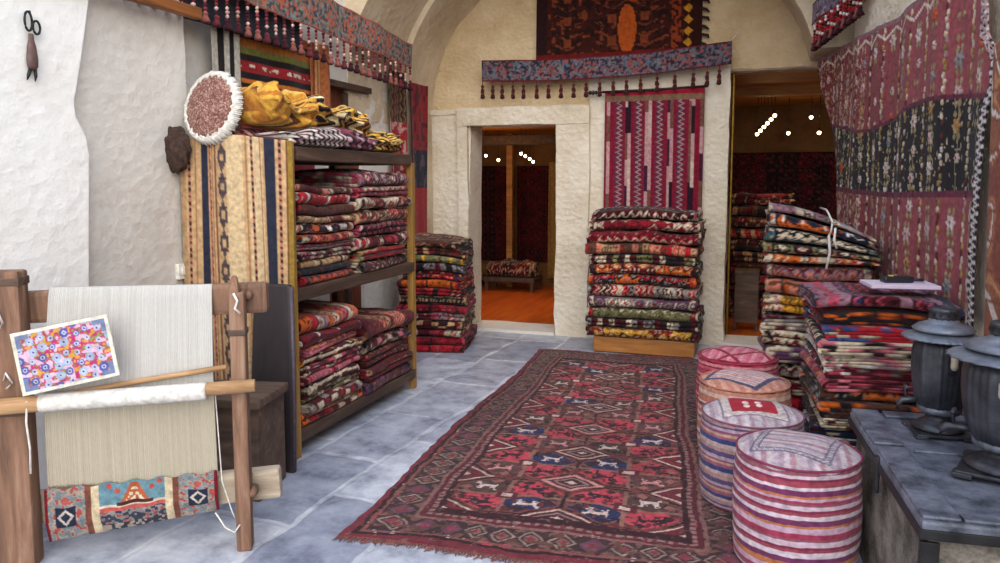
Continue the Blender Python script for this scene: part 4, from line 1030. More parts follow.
# ================================================================ CENTRE RUG
ANIM = ["..........XX", "X........XXX", "XXXXXXXXXX..", ".XXXXXXXXX..", ".XX....XXX..", ".X.X....X.X.", "XX......XX.."]
ANIM = np.array([[c == 'X' for c in r] for r in ANIM])[::-1]
def centre_rug():
    nl = np.array([-1.657, 2.685]); fl = np.array([-1.815, 6.37]); fr = np.array([-.42, 6.44]); nr_ = np.array([.10, 2.86])
    NU, NV = 270, 600
    W, L = 1.62, 3.62
    A, B = np.meshgrid(np.linspace(0, 1, NU), np.linspace(0, 1, NV), indexing='ij')
    pos = (nl*(1-A[..., None])+nr_*A[..., None])*(1-B[..., None])+(fl*(1-A[..., None])+fr*A[..., None])*B[..., None]
    pos[..., 0] += .018*np.sin(B*9+1)*(np.abs(A-.5)*2)**3+.012*(vnoise(A*0+B*60, A*0, 3)-.5)*(np.abs(A-.5)*2)**8
    pos[..., 1] += .014*np.sin(A*11)*(np.abs(B-.5)*2)**6
    U, T = A*W, B*L
    U0, T0 = U, T
    U = U+.012*(vnoise(U*25, T*25, 31)-.5)+.03*(vnoise(U*3, T*3, 33)-.5); T = T+.014*(vnoise(U*22, T*22, 32)-.5)+.05*(vnoise(U*2.5, T*2.5, 34)-.5)
    U = np.clip(U, 0, W); T = np.clip(T, 0, L)
    Z = .010+.004*np.sin(U*4)*np.sin(T*2.5)+.003*vnoise(U*6, T*6, 2)
    K = lambda h: lin(h)
    MA, RED, NAV, BRN, CRM, DRK = K('#3e131a'), K('#b83e4a'), K('#202a50'), K('#4d3630'), K('#c9aa9b'), K('#241016')
    C = np.empty(U.shape+(3,)); C[:] = MA
    eU = np.minimum(U, W-U); eT = np.minimum(T, L-T); e = np.minimum(eU, eT)
    along = np.where(eU < eT, T, U)
    n = vnoise(U*40, T*40, 5)
    # ---- field
    fu0, ft0 = .30, .34
    fx = (U-fu0); fy = (T-ft0); FW, FL = W-2*fu0, L-2*ft0
    cw, ch = FW/2, FL/7
    ci, cj = np.floor(fx/cw), np.floor(fy/ch)
    x = fx-(ci+.5)*cw; y = fy-(cj+.5)*ch
    ax, ay = np.abs(x), np.abs(y)
    hw, hh = cw*.485, ch*.455
    octg = np.maximum(np.maximum(ax/hw, ay/hh), (ax/hw+ay/hh)/1.42)
    ino = octg < 1
    q = ((x > 0).astype(int)+(y > 0).astype(int)+ci.astype(int)+cj.astype(int)) % 2
    hq = hsh(ci*2+(x > 0), cj*2+(y > 0), 5)
    qa, qb = (ax-hw*.49)/(hw*.47), (ay-hh*.49)/(hh*.47)
    qo = np.maximum(np.maximum(np.abs(qa), np.abs(qb)), (np.abs(qa)+np.abs(qb))/1.42)
    put(C, ino & (q == 0), RED)
    put(C, ino & (q == 0) & (hq > .7), K('#a53a40'))
    put(C, ino & (q == 1), NAV); put(C, ino & (q == 1) & (hq > .48), BRN)
    put(C, ino & (q == 1) & (hq > .9), K('#5d3a38'))
    put(C, ino & (qo > 1), K('#3d2a28')); put(C, ino & (qo > .97) & (qo < 1.07), K('#7a5048')); put(C, ino & (qo > 1.1) & (n > .62), K('#8a3038')); put(C, ino & (qo > 1.1) & (n < .2), K('#7d6058'))
    put(C, (octg > .94) & (octg < 1), K('#6d3f3a')); put(C, (octg > 1) & (octg < 1.035), DRK)
    put(C, ino & (octg > .58) & (octg < .86) & (n > .56), DRK); put(C, ino & (n > .78), K('#5b2a2e')); put(C, ino & (q == 0) & (n < .2), K('#6b2230'))
    cr = (np.abs(ax-hw*.80)+np.abs(ay-hh*.30) < .028) | (np.abs(ax-hw*.30)+np.abs(ay-hh*.82) < .028); put(C, ino & cr, K('#3a1a22')); put(C, ino & cr & (hq > .5), K('#8f5a50'))
    put(C, ino & ((ax < .010) | (ay < .009)), K('#8a5c50'))
    # animals
    qx = (ax-hw*.46)/(hw*.44)+.5; qy = (ay-hh*.46)/(hh*.42)+.5
    ok = ino & (qx > 0) & (qx < 1) & (qy > 0) & (qy < 1)
    am = np.zeros_like(ok); am[ok] = ANIM[(qy[ok]*7).astype(int), (qx[ok]*12).astype(int)]
    put(C, am & (q == 1), K('#cdb3a8')); put(C, am & (q == 0), K('#2c1826')); put(C, am & (q == 1) & (hq > .8), K('#c98a86'))
    cen = ino & (ax < hw*.2) & (ay < hh*.2)
    put(C, cen, K('#5c1d28')); put(C, cen & (ax < hw*.1) & (ay < hh*.1), CRM)
    inf = (fx > 0) & (fx < FW) & (fy > 0) & (fy < FL)
    # lattice lines and stepped fill between octagons
    put(C, inf & ~ino & (n > .60), K('#6b2a2c')); put(C, inf & ~ino & (n < .25), K('#1f1218'))
    put(C, inf & ~ino & (np.abs(octg-1.10) < .02), K('#7d4a44'))
    # diamonds where four octagons meet (and half diamonds along the sides)
    wob = 0
    gx = fx-np.round(fx/cw)*cw; gy = fy-np.round(fy/ch)*ch
    side = (np.round(fx/cw) != 1)
    dd = np.abs(gx)/.145+np.abs(gy)/.10
    put(C, inf & (dd < 1), CRM); put(C, inf & (dd < .86), K('#4a2226')); put(C, inf & (dd < .60), K('#94706a')); put(C, inf & (dd < .46), K('#3a1a20')); put(C, inf & (dd < .2), CRM)
    put(C, inf & side & (dd < .74) & (dd > .30), K('#6b1f2a'))
    red2 = inf & (frac(np.round(fy/ch)*.5) > .2) & ~side & (dd < 1)
    put(C, red2 & (dd > .8), K('#c78a82'))
    # ---- borders
    b = ~inf
    put(C, b & (e < .035), K('#6a2630')); put(C, b & (e >= .035) & (e < .055), K('#2a1218')); put(C, b & (np.abs(e-.065) < .007), K('#764640'))
    mb = b & (e > .075) & (e < .215)
    put(C, mb, K('#3a2426'))
    k = np.floor(along/.115); lx = frac(along/.115)-.5; ly = (e-.145)/.14
    d = np.abs(lx)+np.abs(ly)
    hk = hsh(k, np.where(eU < eT, np.sign(U-W/2), 2*np.sign(T-L/2)), 4)
    put(C, mb & (d < .46), K('#8f786c')); put(C, mb & (d < .36), K('#3a2224')); put(C, mb & (d < .24), K('#7a5a52')); put(C, mb & (d < .15), K('#7a2a34')); put(C, mb & (d < .46) & (hk > .75), K('#5d3a48')); put(C, mb & (d < .24) & (hk > .6), K('#7c3440')); put(C, mb & (n > .70), K('#5a3a34'))
    put(C, mb & (d > .72) & (n > .45), K('#6d4a42'))
    put(C, b & (np.abs(e-.225) < .009), K('#7d5650')); put(C, b & (np.abs(e-.246) < .010), K('#571c26')); put(C, b & (np.abs(e-.268) < .010), K('#8a6a62')); put(C, b & (np.abs(e-.268) < .010) & (frac(along/.04) < .4), K('#6a2a30'))
    put(C, b & (e > .28), K('#33121a'))
    # wear and abrash: slow colour drift and worn patches of foundation
    w = vnoise(U*3, T*1.6, 9); C *= (.80+.45*w)[..., None]
    wn = vnoise(U*70, T*70, 12); put(C, wn > .86, C*.5+K('#8d6a60')*.5)
    C *= (.86+.28*hsh(np.floor(U/.008), np.floor(T/.008)))[..., None]
    org = np.array([-.95, 4.6, 0])
    Pt = np.stack([pos[..., 0]-org[0], pos[..., 1]-org[1], Z], -1)
    # nu direction x nv direction -> normal up
    return sheet('pile', Pt, C, .007, M_PILE), org, Pt
me, org, Pt = centre_rug()
t = thing('floor_rug', 'large worn dark red tribal carpet with octagon medallions on the stone floor', 'rug', tuple(org))
obj('pile', me, t)
bm = bmesh.new(); rnd = random.Random(3)
for end, sg in ((0, -1), (-1, 1)):
    row = Pt[:, end]
    for i in range(0, len(row), 1):
        p = Vector(row[i]); l = rnd.uniform(.018, .05)
        tube_into(bm, [(p.x, p.y-sg*.004, .008), (p.x+rnd.uniform(-.008, .008), p.y+sg*l*.6, .006), (p.x+rnd.uniform(-.015, .015), p.y+sg*l, .004)], [.0035, .003, .0015], 4)
o = obj('fringe', bm_mesh('fringe', bm, plain_mat('red_brown_fringe', '#7a4a44', .95, None, 0, 20, .5)), t); o['kind'] = 'stuff'

# ================================================================ LOOM
LA = math.atan2(.39, .73)
t = thing('weaving_loom', 'old upright wooden rug loom with white warp at the left', 'loom', (-2.69, 2.09, 0), (0, 0, LA))
def post_mesh(x, w, d, h, mat, lean=0):
    bm = bmesh.new(); bx(bm, (x, 0, h/2), (w, d, h), Matrix.Shear('XY', 4, (lean, 0)) if lean else None, .008); return bm_mesh('post', bm, mat)
obj('post', box_mesh('post', (-.045, .0, .58), (.20, .09, 1.16), M_OLDWOOD, None, .012), t)
p = obj('post', box_mesh('post', (.832, 0, .53), (.060, .07, 1.06), M_OLDWOOD, None, .01), t)
obj('pointed_tip', box_mesh('pointed_tip', (.822, 0, 1.085), (.045, .05, .08), M_OLDWOOD, None, .012, .5), t)
obj('band', box_mesh('band', (-.045, 0, 1.12), (.206, .096, .03), M_GREYWOOD, None, .004), t)
obj('band', box_mesh('band', (-.045, 0, .62), (.206, .096, .028), M_GREYWOOD, None, .004), t)
obj('band', box_mesh('band', (.832, 0, .90), (.066, .076, .025), M_GREYWOOD, None, .004), t)
# beams pass behind the posts
obj('top_beam', box_mesh('top_beam', (.43, .075, 1.015), (1.02, .06, .125), M_OLDWOOD, Matrix.Rotation(-.02, 4, 'Y'), .018), t)
obj('bottom_beam', box_mesh('bottom_beam', (.43, .085, .215), (1.08, .07, .125), M_PALEWOOD, Matrix.Rotation(-.05, 4, 'Y'), .015), t)
obj('heddle_pole', tube_mesh('heddle_pole', [(-.20, -.075, .645), (.1, -.077, .662), (.5, -.075, .68), (.90, -.073, .697)], [.031, .031, .029, .025], M_POLE, 14), t)
obj('shed_stick', tube_mesh('shed_stick', [(.05, -.035, .66), (.4, -.04, .715), (.79, -.042, .768)], .011, M_POLE, 8), t)
obj('bobbin', lathe('bobbin', [(.012, -.02), (.018, 0), (.012, .02)], M_OLDWOOD, 10), t, (.87, .03, 1.04), (R90, 0, 0))
obj('peg', lathe('peg', [(.014, -.05), (.02, 0), (.012, .03)], M_OLDWOOD, 10), t, (.87, -.01, .24), (R90, 0, 0))
# warp: cotton threads wrapped over the beam
def warp():
    nu, nv = 361, 60
    A, B = np.meshgrid(np.linspace(0, 1, nu), np.linspace(0, 1, nv), indexing='ij')
    Z = .29+(1.085-.29)*B
    x0 = np.interp(B, [0, .5, 1], [.088, .112, .128]); x1 = np.interp(B, [0, .5, 1], [.727, .733, .727])
    X = x0+(x1-x0)*A
    Y = np.interp(Z, [.29, .64, .70, 1.05, 1.085], [.03, -.015, -.02, .035, .05])-.0022*np.abs(np.sin(A*90*PI))
    Z = Z+.012*(vnoise(A*60, A*0, 4)-.5)*(B < .05)
    C = np.empty(A.shape+(3,)); C[:] = lin('#d6d2cb')
    C *= (.86+.14*hsh(np.floor(A*120), 0, 3))[..., None]
    low = (Z < .66); C[low] *= lin('#f3ead6')/lin('#ffffff')
    return sheet('warp', np.stack([X, Y, Z], -1), C, -.003, M_COTTON)
o = obj('warp', warp(), t); o['kind'] = 'stuff'; o['label'] = 'white cotton warp threads'
def woven():
    nu, nv = 200, 80
    A, B = np.meshgrid(np.linspace(0, 1, nu), np.linspace(0, 1, nv), indexing='ij')
    x0, x1 = .078, .727
    X = x0+(x1-x0)*A; zl = .07+(.158-.07)*A; zu = .288+.036*A+.006*np.sin(A*40)
    Z = zl+(zu-zl)*B; Y = np.interp(B, [0, .35, 1], [.045, .02, .022])
    u = (A*.65); v = B*.20
    C = np.empty(A.shape+(3,)); C[:] = lin('#6d929e')
    n = vnoise(u*90, v*90, 2)
    e = np.minimum(u, .65-u)
    put(C, v < .085, lin('#8d8a86')); put(C, (v < .085) & (n > .55), lin('#3d3f52')); put(C, (v < .085) & (n < .3), lin('#b0514c')); put(C, (v < .03), lin('#3a3a48')); put(C, (v < .03) & (n > .6), lin('#a59a8c'))
    put(C, np.abs(v-.092) < .007, lin('#c05a54')); put(C, np.abs(v-.105) < .004, lin('#d9c6ae'))
    bd = e < .15; put(C, bd, lin('#a8998a')); put(C, bd & (n > .55), lin('#7d8a90')); put(C, bd & (n < .28), lin('#b0514c'))
    for cx in (.075, .575):
        put(C, (np.maximum(np.abs(u-cx), np.abs(v-.09)) < .038), lin('#2a2c44')); put(C, np.abs(np.abs(u-cx)+np.abs(v-.09)-.026) < .006, lin('#c9bfb0')); put(C, np.hypot(u-cx, v-.155) < .015, lin('#b85a54'))
    put(C, (e > .15) & (e < .17), lin('#7d4a3c')); put(C, (e > .17) & (e < .20), lin('#d6c2a0'))
    # little vase and blossoms in the blue field
    d = np.abs(u-.335); put(C, (d < .065-.55*(v-.10)) & (v > .105) & (v < .19), lin('#b5603c')); put(C, (d < .045-.5*(v-.10)) & (v > .115) & (v < .17) & (n > .45), lin('#e0cdb0')); put(C, (d < .07) & (np.abs(v-.112) < .007), lin('#4a2a2a'))
    for cx, cz in ((.24, .185), (.43, .185), (.27, .17), (.40, .172)): put(C, np.hypot(u-cx, v-cz) < .011, lin('#c0504c'))
    put(C, e < .012, lin('#7a1826'))
    C *= (.88+.24*hsh(np.floor(u/.006), np.floor(v/.006)))[..., None]
    return sheet('woven_rug', np.stack([X, Y-.004, Z], -1), C, -.008)
o = obj('woven_rug', woven(), t); o['label'] = 'unfinished rug with pale blue field'
o = obj('loose_threads', None, t); bpy.data.objects.remove(o)
bm = bmesh.new()
tube_into(bm, [(.085, -.10, .68), (.082, -.108, .60), (.088, -.105, .50), (.083, -.10, .40)], .004, 6)
tube_into(bm, [(.735, -.01, .70), (.745, -.02, .5), (.755, -.03, .3), (.79, -.04, .18), (.80, -.04, .15)], .0025, 6)
tube_into(bm, [(.72, -.005, .16), (.76, -.02, .10), (.80, -.045, .09), (.82, -.045, .12)], .0035, 6)
tube_into(bm, [(.825, -.045, 1.06), (.84, -.048, 1.03), (.83, -.05, 1.0), (.85, -.048, .98)], .005, 6)
tube_into(bm, [(-.03, -.055, .98), (-.015, -.06, 1.02), (.0, -.06, .97), (-.01, -.06, .95)], .004, 6)
tube_into(bm, [(-.01, -.055, .75), (.0, -.06, .78), (.02, -.06, .74), (0, -.06, .72)], .004, 6)
obj('loose_thread', bm_mesh('loose_thread', bm, M_THREAD, True), t)
bm = bmesh.new()
tube_into(bm, [(.12+.6*k/50, -.078+.001*(k % 2), .664+.02*k/50) for k in range(51)], .0345, 10)
o = obj('heddle_wrap', bm_mesh('heddle_wrap', bm, textile_mat('wrap_cotton') if False else M_THREAD, True), t); o['label'] = 'white cotton wound round the pole'
# printed pattern card leaning on the warp
def card():
    A, B = np.meshgrid(np.linspace(0, .345, 120), np.linspace(0, .235, 84), indexing='ij')
    C = np.empty(A.shape+(3,)); C[:] = lin('#c23a72'); n = vnoise(A*70, B*70, 3)
    put(C, n > .6, lin('#e3b8cc')); put(C, n < .25, lin('#d9a04a')); put(C, (n > .45) & (n < .52), lin('#8a9a4a'))
    i, j = np.floor(A/.04), np.floor(B/.036+.5*frac(np.floor(A/.04)*.5)); cx = (i+.5)*.04+.012*(hsh(i, j, 5)-.5); cz = (j+.5-.5*frac(i*.5))*.036+.01*(hsh(i, j, 6)-.5)
    r = np.hypot(A-cx, B-cz); hk = hsh(i, j, 3)
    big = r < .010+.008*hsh(i, j, 8)
    put(C, big, lin('#5a63a8')); put(C, big & (hk > .45), lin('#a5b8d2')); put(C, (r < .008) & big, lin('#c2c9de')); put(C, r < .004, lin('#5a3a7a'))
    m = np.minimum(np.minimum(A, .345-A), np.minimum(B, .235-B)); put(C, m < .014, lin('#e9e4d2')); put(C, (m > .014) & (m < .03) & (np.minimum(A, .345-A) < .06) & (np.minimum(B, .235-B) < .06), lin('#7a86a8'))
    return sheet('print', np.stack([A, A*0, B], -1), C, -.005, M_TEX)
ca, sa = math.cos(LA), math.sin(LA)
def lw(x, y, z): return (-2.69+ca*x-sa*y, 2.09+sa*x+ca*y, z)
tag(obj('pattern_card', card(), None, lw(.085, -.125, .705), (math.radians(-7), math.radians(-11), LA)), 'pink and blue floral pattern card leaning on the white loom warp', 'card')

# wooden chest behind the loom and dark board leaning against the rack
t = thing('wooden_box', 'low brown wooden box behind the right post of the loom', 'box', (-2.46, 2.97, 0), (0, 0, .2))
obj('body', box_mesh('body', (0, 0, .225), (.52, .30, .45), M_GREYWOOD, None, .008), t)
obj('lid', box_mesh('lid', (0, -.005, .47), (.56, .34, .045), M_GREYWOOD, None, .01), t)
obj('batten', box_mesh('batten', (0, -.155, .08), (.52, .014, .05), M_GREYWOOD, None, .004), t)
t = thing('leaning_board', 'dark purplish black board leaning on the near end of the rack', 'board', (-2.365, 3.235, 0), (0, 0, 0))
bm = bmesh.new(); vs = bx(bm, (0, 0, .48), (.22, .03, .96), None, .012)
for v in vs: v.co.x += -.045*v.co.z/.96*2*.5 + (.03 if v.co.x > 0 else -.03)*(1-v.co.z/.96); v.co.y += .11*v.co.z/.96
obj('panel', bm_mesh('panel', bm, M_CHESTDARK), t)
obj('edge_strip', tube_mesh('edge_strip', [(.135, -.004, .02), (.11, .05, .5), (.068, .106, .95)], .012, plain_mat('worn_edge', '#4a3d46', .5), 8), t)

# ================================================================ STOVE CHEST AND SAMOVARS
CA = math.atan2(.081, 1.065)
t = thing('metal_chest', 'weathered chest with grey metal-strapped lid at the right front', 'chest', (.456, 2.347, 0), (0, 0, CA))
CWd, CD = .54, 1.07
obj('body', box_mesh('body', (CWd/2, CD/2, .25), (CWd-.05, CD-.05, .50), M_RUST, None, .006), t)
obj('lid', box_mesh('lid', (CWd/2, CD/2, .517), (CWd, CD, .045), M_LID, None, .01), t)
for c, s in (((.055, CD*.29, .545), (.10, CD*.56, .012)), ((.055, CD*.80, .545), (.10, CD*.40, .012)), ((.322, .035, .545), (.422, .05, .012)), ((.325, CD*.56, .544), (.40, .02, .009)), ((.325, CD-.04, .545), (.41, .07, .012))):
    obj('lid_strip', box_mesh('lid_strip', c, s, M_LID, None, .005), t)
obj('lid_rim', box_mesh('lid_rim', (CWd/2, .004, .50), (CWd+.005, .018, .03), M_BLACKIRON, None, .004), t)
obj('lid_rim', box_mesh('lid_rim', (.004, CD/2, .50), (.018, CD+.005, .03), M_BLACKIRON, None, .004), t)
obj('hasp', box_mesh('hasp', (-.004, CD*.50, .47), (.014, .035, .13), M_BLACKIRON, None, .005), t)
for x in (.03, CWd-.03): obj('corner_strap', box_mesh('corner_strap', (x, .022, .24), (.05, .012, .46), M_BLACKIRON, None, .003), t)
obj('corner_strap', box_mesh('corner_strap', (.022, .05, .24), (.012, .06, .46), M_BLACKIRON, None, .003), t)

def samovar(loc, rz, k, label, teeth):
    t = thing('samovar', label, 'samovar', loc, (0, 0, rz), 'samovars on the chest')
    fl = lambda a, z: 1.02*math.cos(PI/10)/math.cos((a % (PI/5))-PI/10)+.012*math.cos(a*30)
    s = k
    bm = bmesh.new(); vs = bx(bm, (0, 0, .012*s), (.22*s, .22*s, .012*s), None, .004)
    for sx in (-1, 1):
        for sy in (-1, 1): bx(bm, (sx*.092*s, sy*.092*s, .004*s), (.05*s, .05*s, .016*s), None, .004)
    obj('foot_plate', bm_mesh('foot_plate', bm, M_IRON), t)
    obj('base', lathe('base', [(.10*s, .018*s), (.105*s, .03*s), (.08*s, .045*s), (.055*s, .06*s), (.05*s, .08*s), (.07*s, .095*s)], M_IRON, 40, None, lambda a, z: 1+.02*math.cos(a*teeth) if z < .045*s else 1), t)
    obj('gallery', lathe('gallery', [(.078*s, .088*s), (.084*s, .095*s), (.084*s, .112*s), (.076*s, .118*s)], M_IRONLIGHT, 48, None, lambda a, z: 1+.03*math.cos(a*24)), t)
    obj('body', lathe('body', [(.07*s, .10*s), (.088*s, .12*s), (.102*s, .16*s), (.112*s, .22*s), (.118*s, .28*s), (.118*s, .34*s), (.112*s, .375*s), (.09*s, .395*s)], M_IRON, 100, None, fl), t)
    obj('collar', lathe('collar', [(.09*s, .385*s), (.095*s, .40*s), (.095*s, .41*s)], M_IRON, 48), t)
    obj('brim', lathe('brim', [(.09*s, .425*s), (.125*s, .412*s), (.155*s, .402*s), (.162*s, .395*s), (.155*s, .396*s), (.12*s, .402*s), (.09*s, .412*s)], M_IRONLIGHT, 120, None, lambda a, z: 1+(.018*math.cos(a*teeth) if z < .4025*s else 0), True, False), t)
    obj('lid', lathe('lid', [(.118*s, .425*s), (.122*s, .432*s), (.10*s, .448*s), (.085*s, .452*s), (.062*s, .462*s), (.056*s, .475*s)], M_IRONLIGHT, 64), t)
    bm = bmesh.new()
    obj('crown', lathe('crown', [(.056*s, .47*s), (.058*s, .485*s), (.056*s, .50*s), (.060*s, .505*s), (.058*s, .515*s), (.040*s, .522*s), (.036*s, .512*s)], M_IRON, 48, None, lambda a, z: 1+.02*math.cos(a*16)), t)
    for i in range(12):
        a = 2*PI*i/12; bx(bm, (.0575*s*math.cos(a), .0575*s*math.sin(a), .492*s), (.006*s, .012*s, .012*s), Matrix.Rotation(a, 4, 'Z'), 0)
    obj('vents', bm_mesh('vents', bm, M_BLACKIRON), t)
    for sg in (0, 1):
        a0 = PI/2+sg*PI; c0, s0_ = math.cos(a0), math.sin(a0)
        h = obj('handle', tube_mesh('handle', [(c0*r*s, s0_*r*s, z*s) for r, z in ((.108, .35), (.14, .365), (.158, .34), (.155, .30), (.135, .275), (.115, .27))], .008*s, M_BLACKIRON, 8), t)
        obj('grip', lathe('grip', [(.008*s, -.03*s), (.014*s, -.02*s), (.014*s, .02*s), (.008*s, .03*s)], M_PALEWOOD, 12), h, (c0*.158*s, s0_*.158*s, .325*s))
    tp = obj('spigot', tube_mesh('spigot', [(-.085*s, 0, .135*s), (-.12*s, 0, .132*s), (-.15*s, 0, .128*s), (-.165*s, 0, .11*s), (-.165*s, 0, .09*s)], [.014*s, .012*s, .013*s, .012*s, .01*s], M_IRON, 10), t)
    obj('tap_key', tube_mesh('tap_key', [(-.135*s, 0, .13*s), (-.135*s, 0, .175*s), (-.135*s, .022*s, .185*s), (-.135*s, -.022*s, .185*s)], .007*s, M_IRON, 8), tp)
    return t
samovar((.66, 3.21, .541), .1, .87, 'smaller dark samovar at the back of the chest', 36).scale = (1, 1, 1.07)
samovar((.775, 2.80, .551), -.35, 1.14, 'larger dark samovar with scalloped brim at the right photo edge', 22).scale = (1, 1, .84)

# ================================================================ INTERIORS
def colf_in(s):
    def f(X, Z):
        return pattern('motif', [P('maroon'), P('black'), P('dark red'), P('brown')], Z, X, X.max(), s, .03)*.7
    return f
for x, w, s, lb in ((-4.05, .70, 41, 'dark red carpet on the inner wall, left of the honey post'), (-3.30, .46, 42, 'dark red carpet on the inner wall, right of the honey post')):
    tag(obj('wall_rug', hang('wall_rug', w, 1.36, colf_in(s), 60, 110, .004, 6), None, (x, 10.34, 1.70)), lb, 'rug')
tag(obj('wooden_post', box_mesh('wooden_post', (0, 0, 1.2), (.085, .08, 2.4), M_INWOOD), None, (-3.335, 10.12, 0)), 'honey coloured post inside the left doorway', 'post')
tag(obj('hanging_curtain', hang('hanging_curtain', .22, 1.62, lambda X, Z: np.ones(X.shape+(3,))*lin('#9a7a44'), 24, 40, .015, 30), None, (-2.80, 10.2, 1.75)), 'ochre curtain at the right inside the left doorway', 'curtain')
t = thing('low_bench', 'low bench with patterned cushions inside the left doorway', 'bench', (-3.2, 9.85, 0))
obj('seat', box_mesh('seat', (0, 0, .16), (.72, .42, .06), M_SHELF), t)
for x in (-.32, .32):
    for y in (-.17, .17): obj('leg', box_mesh('leg', (x, y, .065), (.05, .05, .13), M_SHELF), t)
tag(obj('bench_cushion', folded('bench_cushion', .66, .36, .24, 'nest', 'motif', [P('dark red'), P('black'), P('tan'), P('cream')], 61), None, (-3.2, 9.85, .192)), 'patterned dark cushion on the low bench inside left doorway', 'cushion')
tag(obj('floor_cushion', folded('floor_cushion', .50, .36, .22, 'nest', 'motif', [P('maroon'), P('black'), P('tan'), P('rose')], 62), None, (-3.95, 9.9, 0.002)), 'patterned dark cushion on the floor left of the low bench', 'cushion')
tag(obj('ceiling_beam', box_mesh('ceiling_beam', (0, 0, 0), (4.2, .20, .12), M_SHELF, None, .01), None, (-3.4, 9.55, 2.02)), 'dark ceiling beam across the left inner room', 'beam')
tag(obj('ceiling_beam', box_mesh('ceiling_beam', (0, 0, 0), (3.6, .18, .12), M_INWOOD, None, .01), None, (.9, 8.4, 2.42)), 'brown ceiling beam across the right inner room', 'beam')
INR = [('motif', 'dark red', 'black', 'tan', 'maroon'), ('bands', 'brown', 'maroon', 'tan', 'black'), ('motif', 'maroon', 'brown', 'black', 'tan'), ('bands', 'red', 'black', 'brown', 'tan'), ('motif', 'black', 'dark red', 'tan', 'brown'),
       ('bands', 'maroon', 'tan', 'black', 'brown'), ('zigzag', 'brown', 'red', 'black', 'tan'), ('motif', 'red', 'maroon', 'black', 'tan'), ('plain', 'black', 'maroon', 'brown', 'red'), ('motif', 'brown', 'dark red', 'tan', 'black'), ('bands', 'dark red', 'tan', 'brown', 'black')]
stack(INR, 'in the right inner room', 'folded rugs inside the right doorway', (.0, 8.75, 0.002), .62, .5, 1.38, 0, .02, None, 2)
t = thing('dark_stool', 'plain dark stool in front of the inner right stack', 'stool', (-.12, 8.0, 0))
obj('seat', box_mesh('seat', (0, 0, .58), (.24, .26, .05), M_SHELF, None, .01), t)
obj('back_panel', box_mesh('back_panel', (0, -.12, .32), (.22, .02, .48), M_GREYWOOD, None, .006), t)
for x in (-.1, .1):
    for y in (-.11, .11): obj('leg', box_mesh('leg', (x, y, .28), (.03, .03, .56), M_SHELF), t)
tag(obj('door_edging', box_mesh('door_edging', (0, 0, 1.24), (.02, .03, 2.42), M_BRASS), None, (-.275, 7.30, .04)), 'thin brass strip down the left edge of the right doorway', 'trim')
def colf_in2(X, Z): return pattern('motif', [P('maroon'), P('black'), P('dark red'), P('brown')], Z, X, X.max(), 77, .1)
tag(obj('wall_rug', hang('wall_rug', 1.7, 1.7, colf_in2, 90, 90, .004, 6), None, (-.75, 10.33, 1.85)), 'dark carpet on the back wall of the right inner room', 'rug')

BULB = lathe('bulb', [(.002, -.04), (.014, -.036), (.020, -.022), (.020, -.014), (.010, -.004), (.007, .0)], M_BULB, 12)
HOUS = lathe('housing', [(.010, -.004), (.014, 0), (.016, .03), (.006, .036)], M_DARKHOUSING, 10)
def spot(x, y, z, zc, label, group):
    t = thing('spot_lamp', label, 'lamp', (x, y, z), (0, 0, 0), group)
    obj('bulb', BULB, t); obj('housing', HOUS, t)
    obj('cord', tube_mesh('cord', [(0, 0, .03), (0, 0, zc-z)], .004, M_DARKHOUSING, 6), t)
G1, G2 = 'lit ceiling lamps in the left inner room', 'lit ceiling lamps in the right inner room'
spot(-3.56, 9.75, 1.85, 2.15, 'small glowing lamp at far left of the left doorway view', G1)
spot(-3.38, 9.75, 1.79, 2.15, 'small glowing lamp, second from left in the left doorway', G1)
for i, (x, y, z) in enumerate(((-2.92, 9.3, 1.855), (-2.925, 9.5, 1.83), (-2.94, 9.75, 1.80), (-2.98, 10.05, 1.77))):
    spot(x, y, z, 2.15, 'small glowing lamp, %s of the row in left doorway' % ['nearest', 'second', 'third', 'farthest'][i], G1)
for i in range(6):
    f = i/5; spot(.10-.0*f-.18*f, 8.9+.5*f, 2.22-.17*f-.0, 2.45, 'small glowing lamp, %s of the row in right doorway' % ['rightmost', 'second from right', 'third from right', 'third from left', 'second from left', 'leftmost'][i], G2)
spot(.26, 9.5, 2.06, 2.45, 'small glowing lamp hanging below the row in right doorway', G2)
spot(.49, 9.3, 2.22, 2.45, 'small glowing lamp high at right of the right doorway', G2)
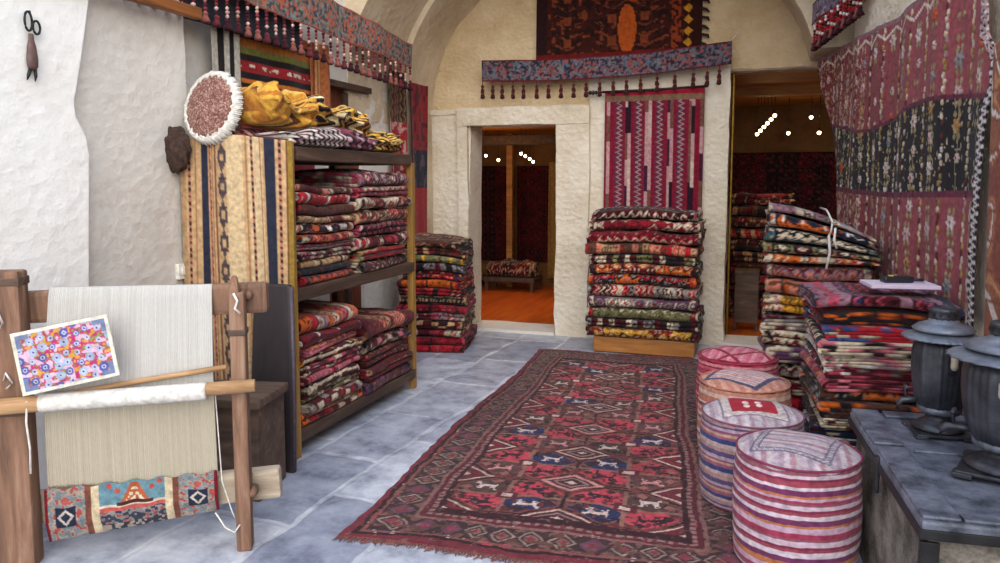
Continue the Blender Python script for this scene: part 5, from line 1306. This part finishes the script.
spot(.56, 9.0, 2.03, 2.45, 'small glowing lamp beside the rose kilim edge', G2)

# ================================================================ LIGHT
def light(kind, name, loc, energy, color, **kw):
    d = bpy.data.lights.new(name, kind); d.energy = energy; d.color = color
    for k, v in kw.items(): setattr(d, k, v)
    o = bpy.data.objects.new(name, d); COL.objects.link(o); o.location = loc; return o
for x, y, z, e in ((-3.1, 8.3, 2.08, 60), (-2.3, 9.3, 2.0, 25), (.1, 8.2, 2.3, 30)):
    light('SPOT', 'room_lamp_light', (x, y, z), e, (1, .55, .2), shadow_soft_size=.05, spot_size=math.radians(80), spot_blend=.8)
for x, y, z, e in ((-3.2, 8.8, 1.75, 9), (.3, 9.3, 1.9, .7)):
    light('POINT', 'room_glow_light', (x, y, z), e, (1, .55, .22), shadow_soft_size=.06)
s = light('SUN', 'soft_daylight', (0, 0, 8), 3.8, (1, .95, .88), angle=math.radians(70))
s.rotation_euler = Vector((-.36, .80, -.50)).to_track_quat('-Z', 'Y').to_euler()
w = bpy.data.worlds.new('sky'); SC.world = w; w.use_nodes = True
nt = w.node_tree; bg = nt.nodes['Background']
tc = N(nt, 'ShaderNodeTexCoord'); sp = N(nt, 'ShaderNodeSeparateXYZ'); r = ramp(nt, [(.0, '#b9b6b0'), (.35, '#d9e3f0'), (1., '#b4ccf5')])
nt.links.new(tc.outputs['Generated'], sp.inputs[0]); nt.links.new(sp.outputs['Z'], r.inputs['Fac']); nt.links.new(r.outputs['Color'], bg.inputs['Color'])
bg.inputs['Strength'].default_value = 1.9

# ================================================================ CAMERA
cam = bpy.data.cameras.new('camera'); co = bpy.data.objects.new('camera', cam); COL.objects.link(co)
co.location = (0, 0, 1.5); co.rotation_euler = (math.radians(90-5.5), 0, math.radians(19))
cam.sensor_width = 36; cam.lens = 27.36; cam.shift_y = -.0283; cam.clip_start = .05
SC.camera = co
SC.view_settings.view_transform = 'Standard'; SC.view_settings.look = 'None'
SC.view_settings.exposure = 0; SC.view_settings.gamma = 1; SC.view_settings.use_curve_mapping = False
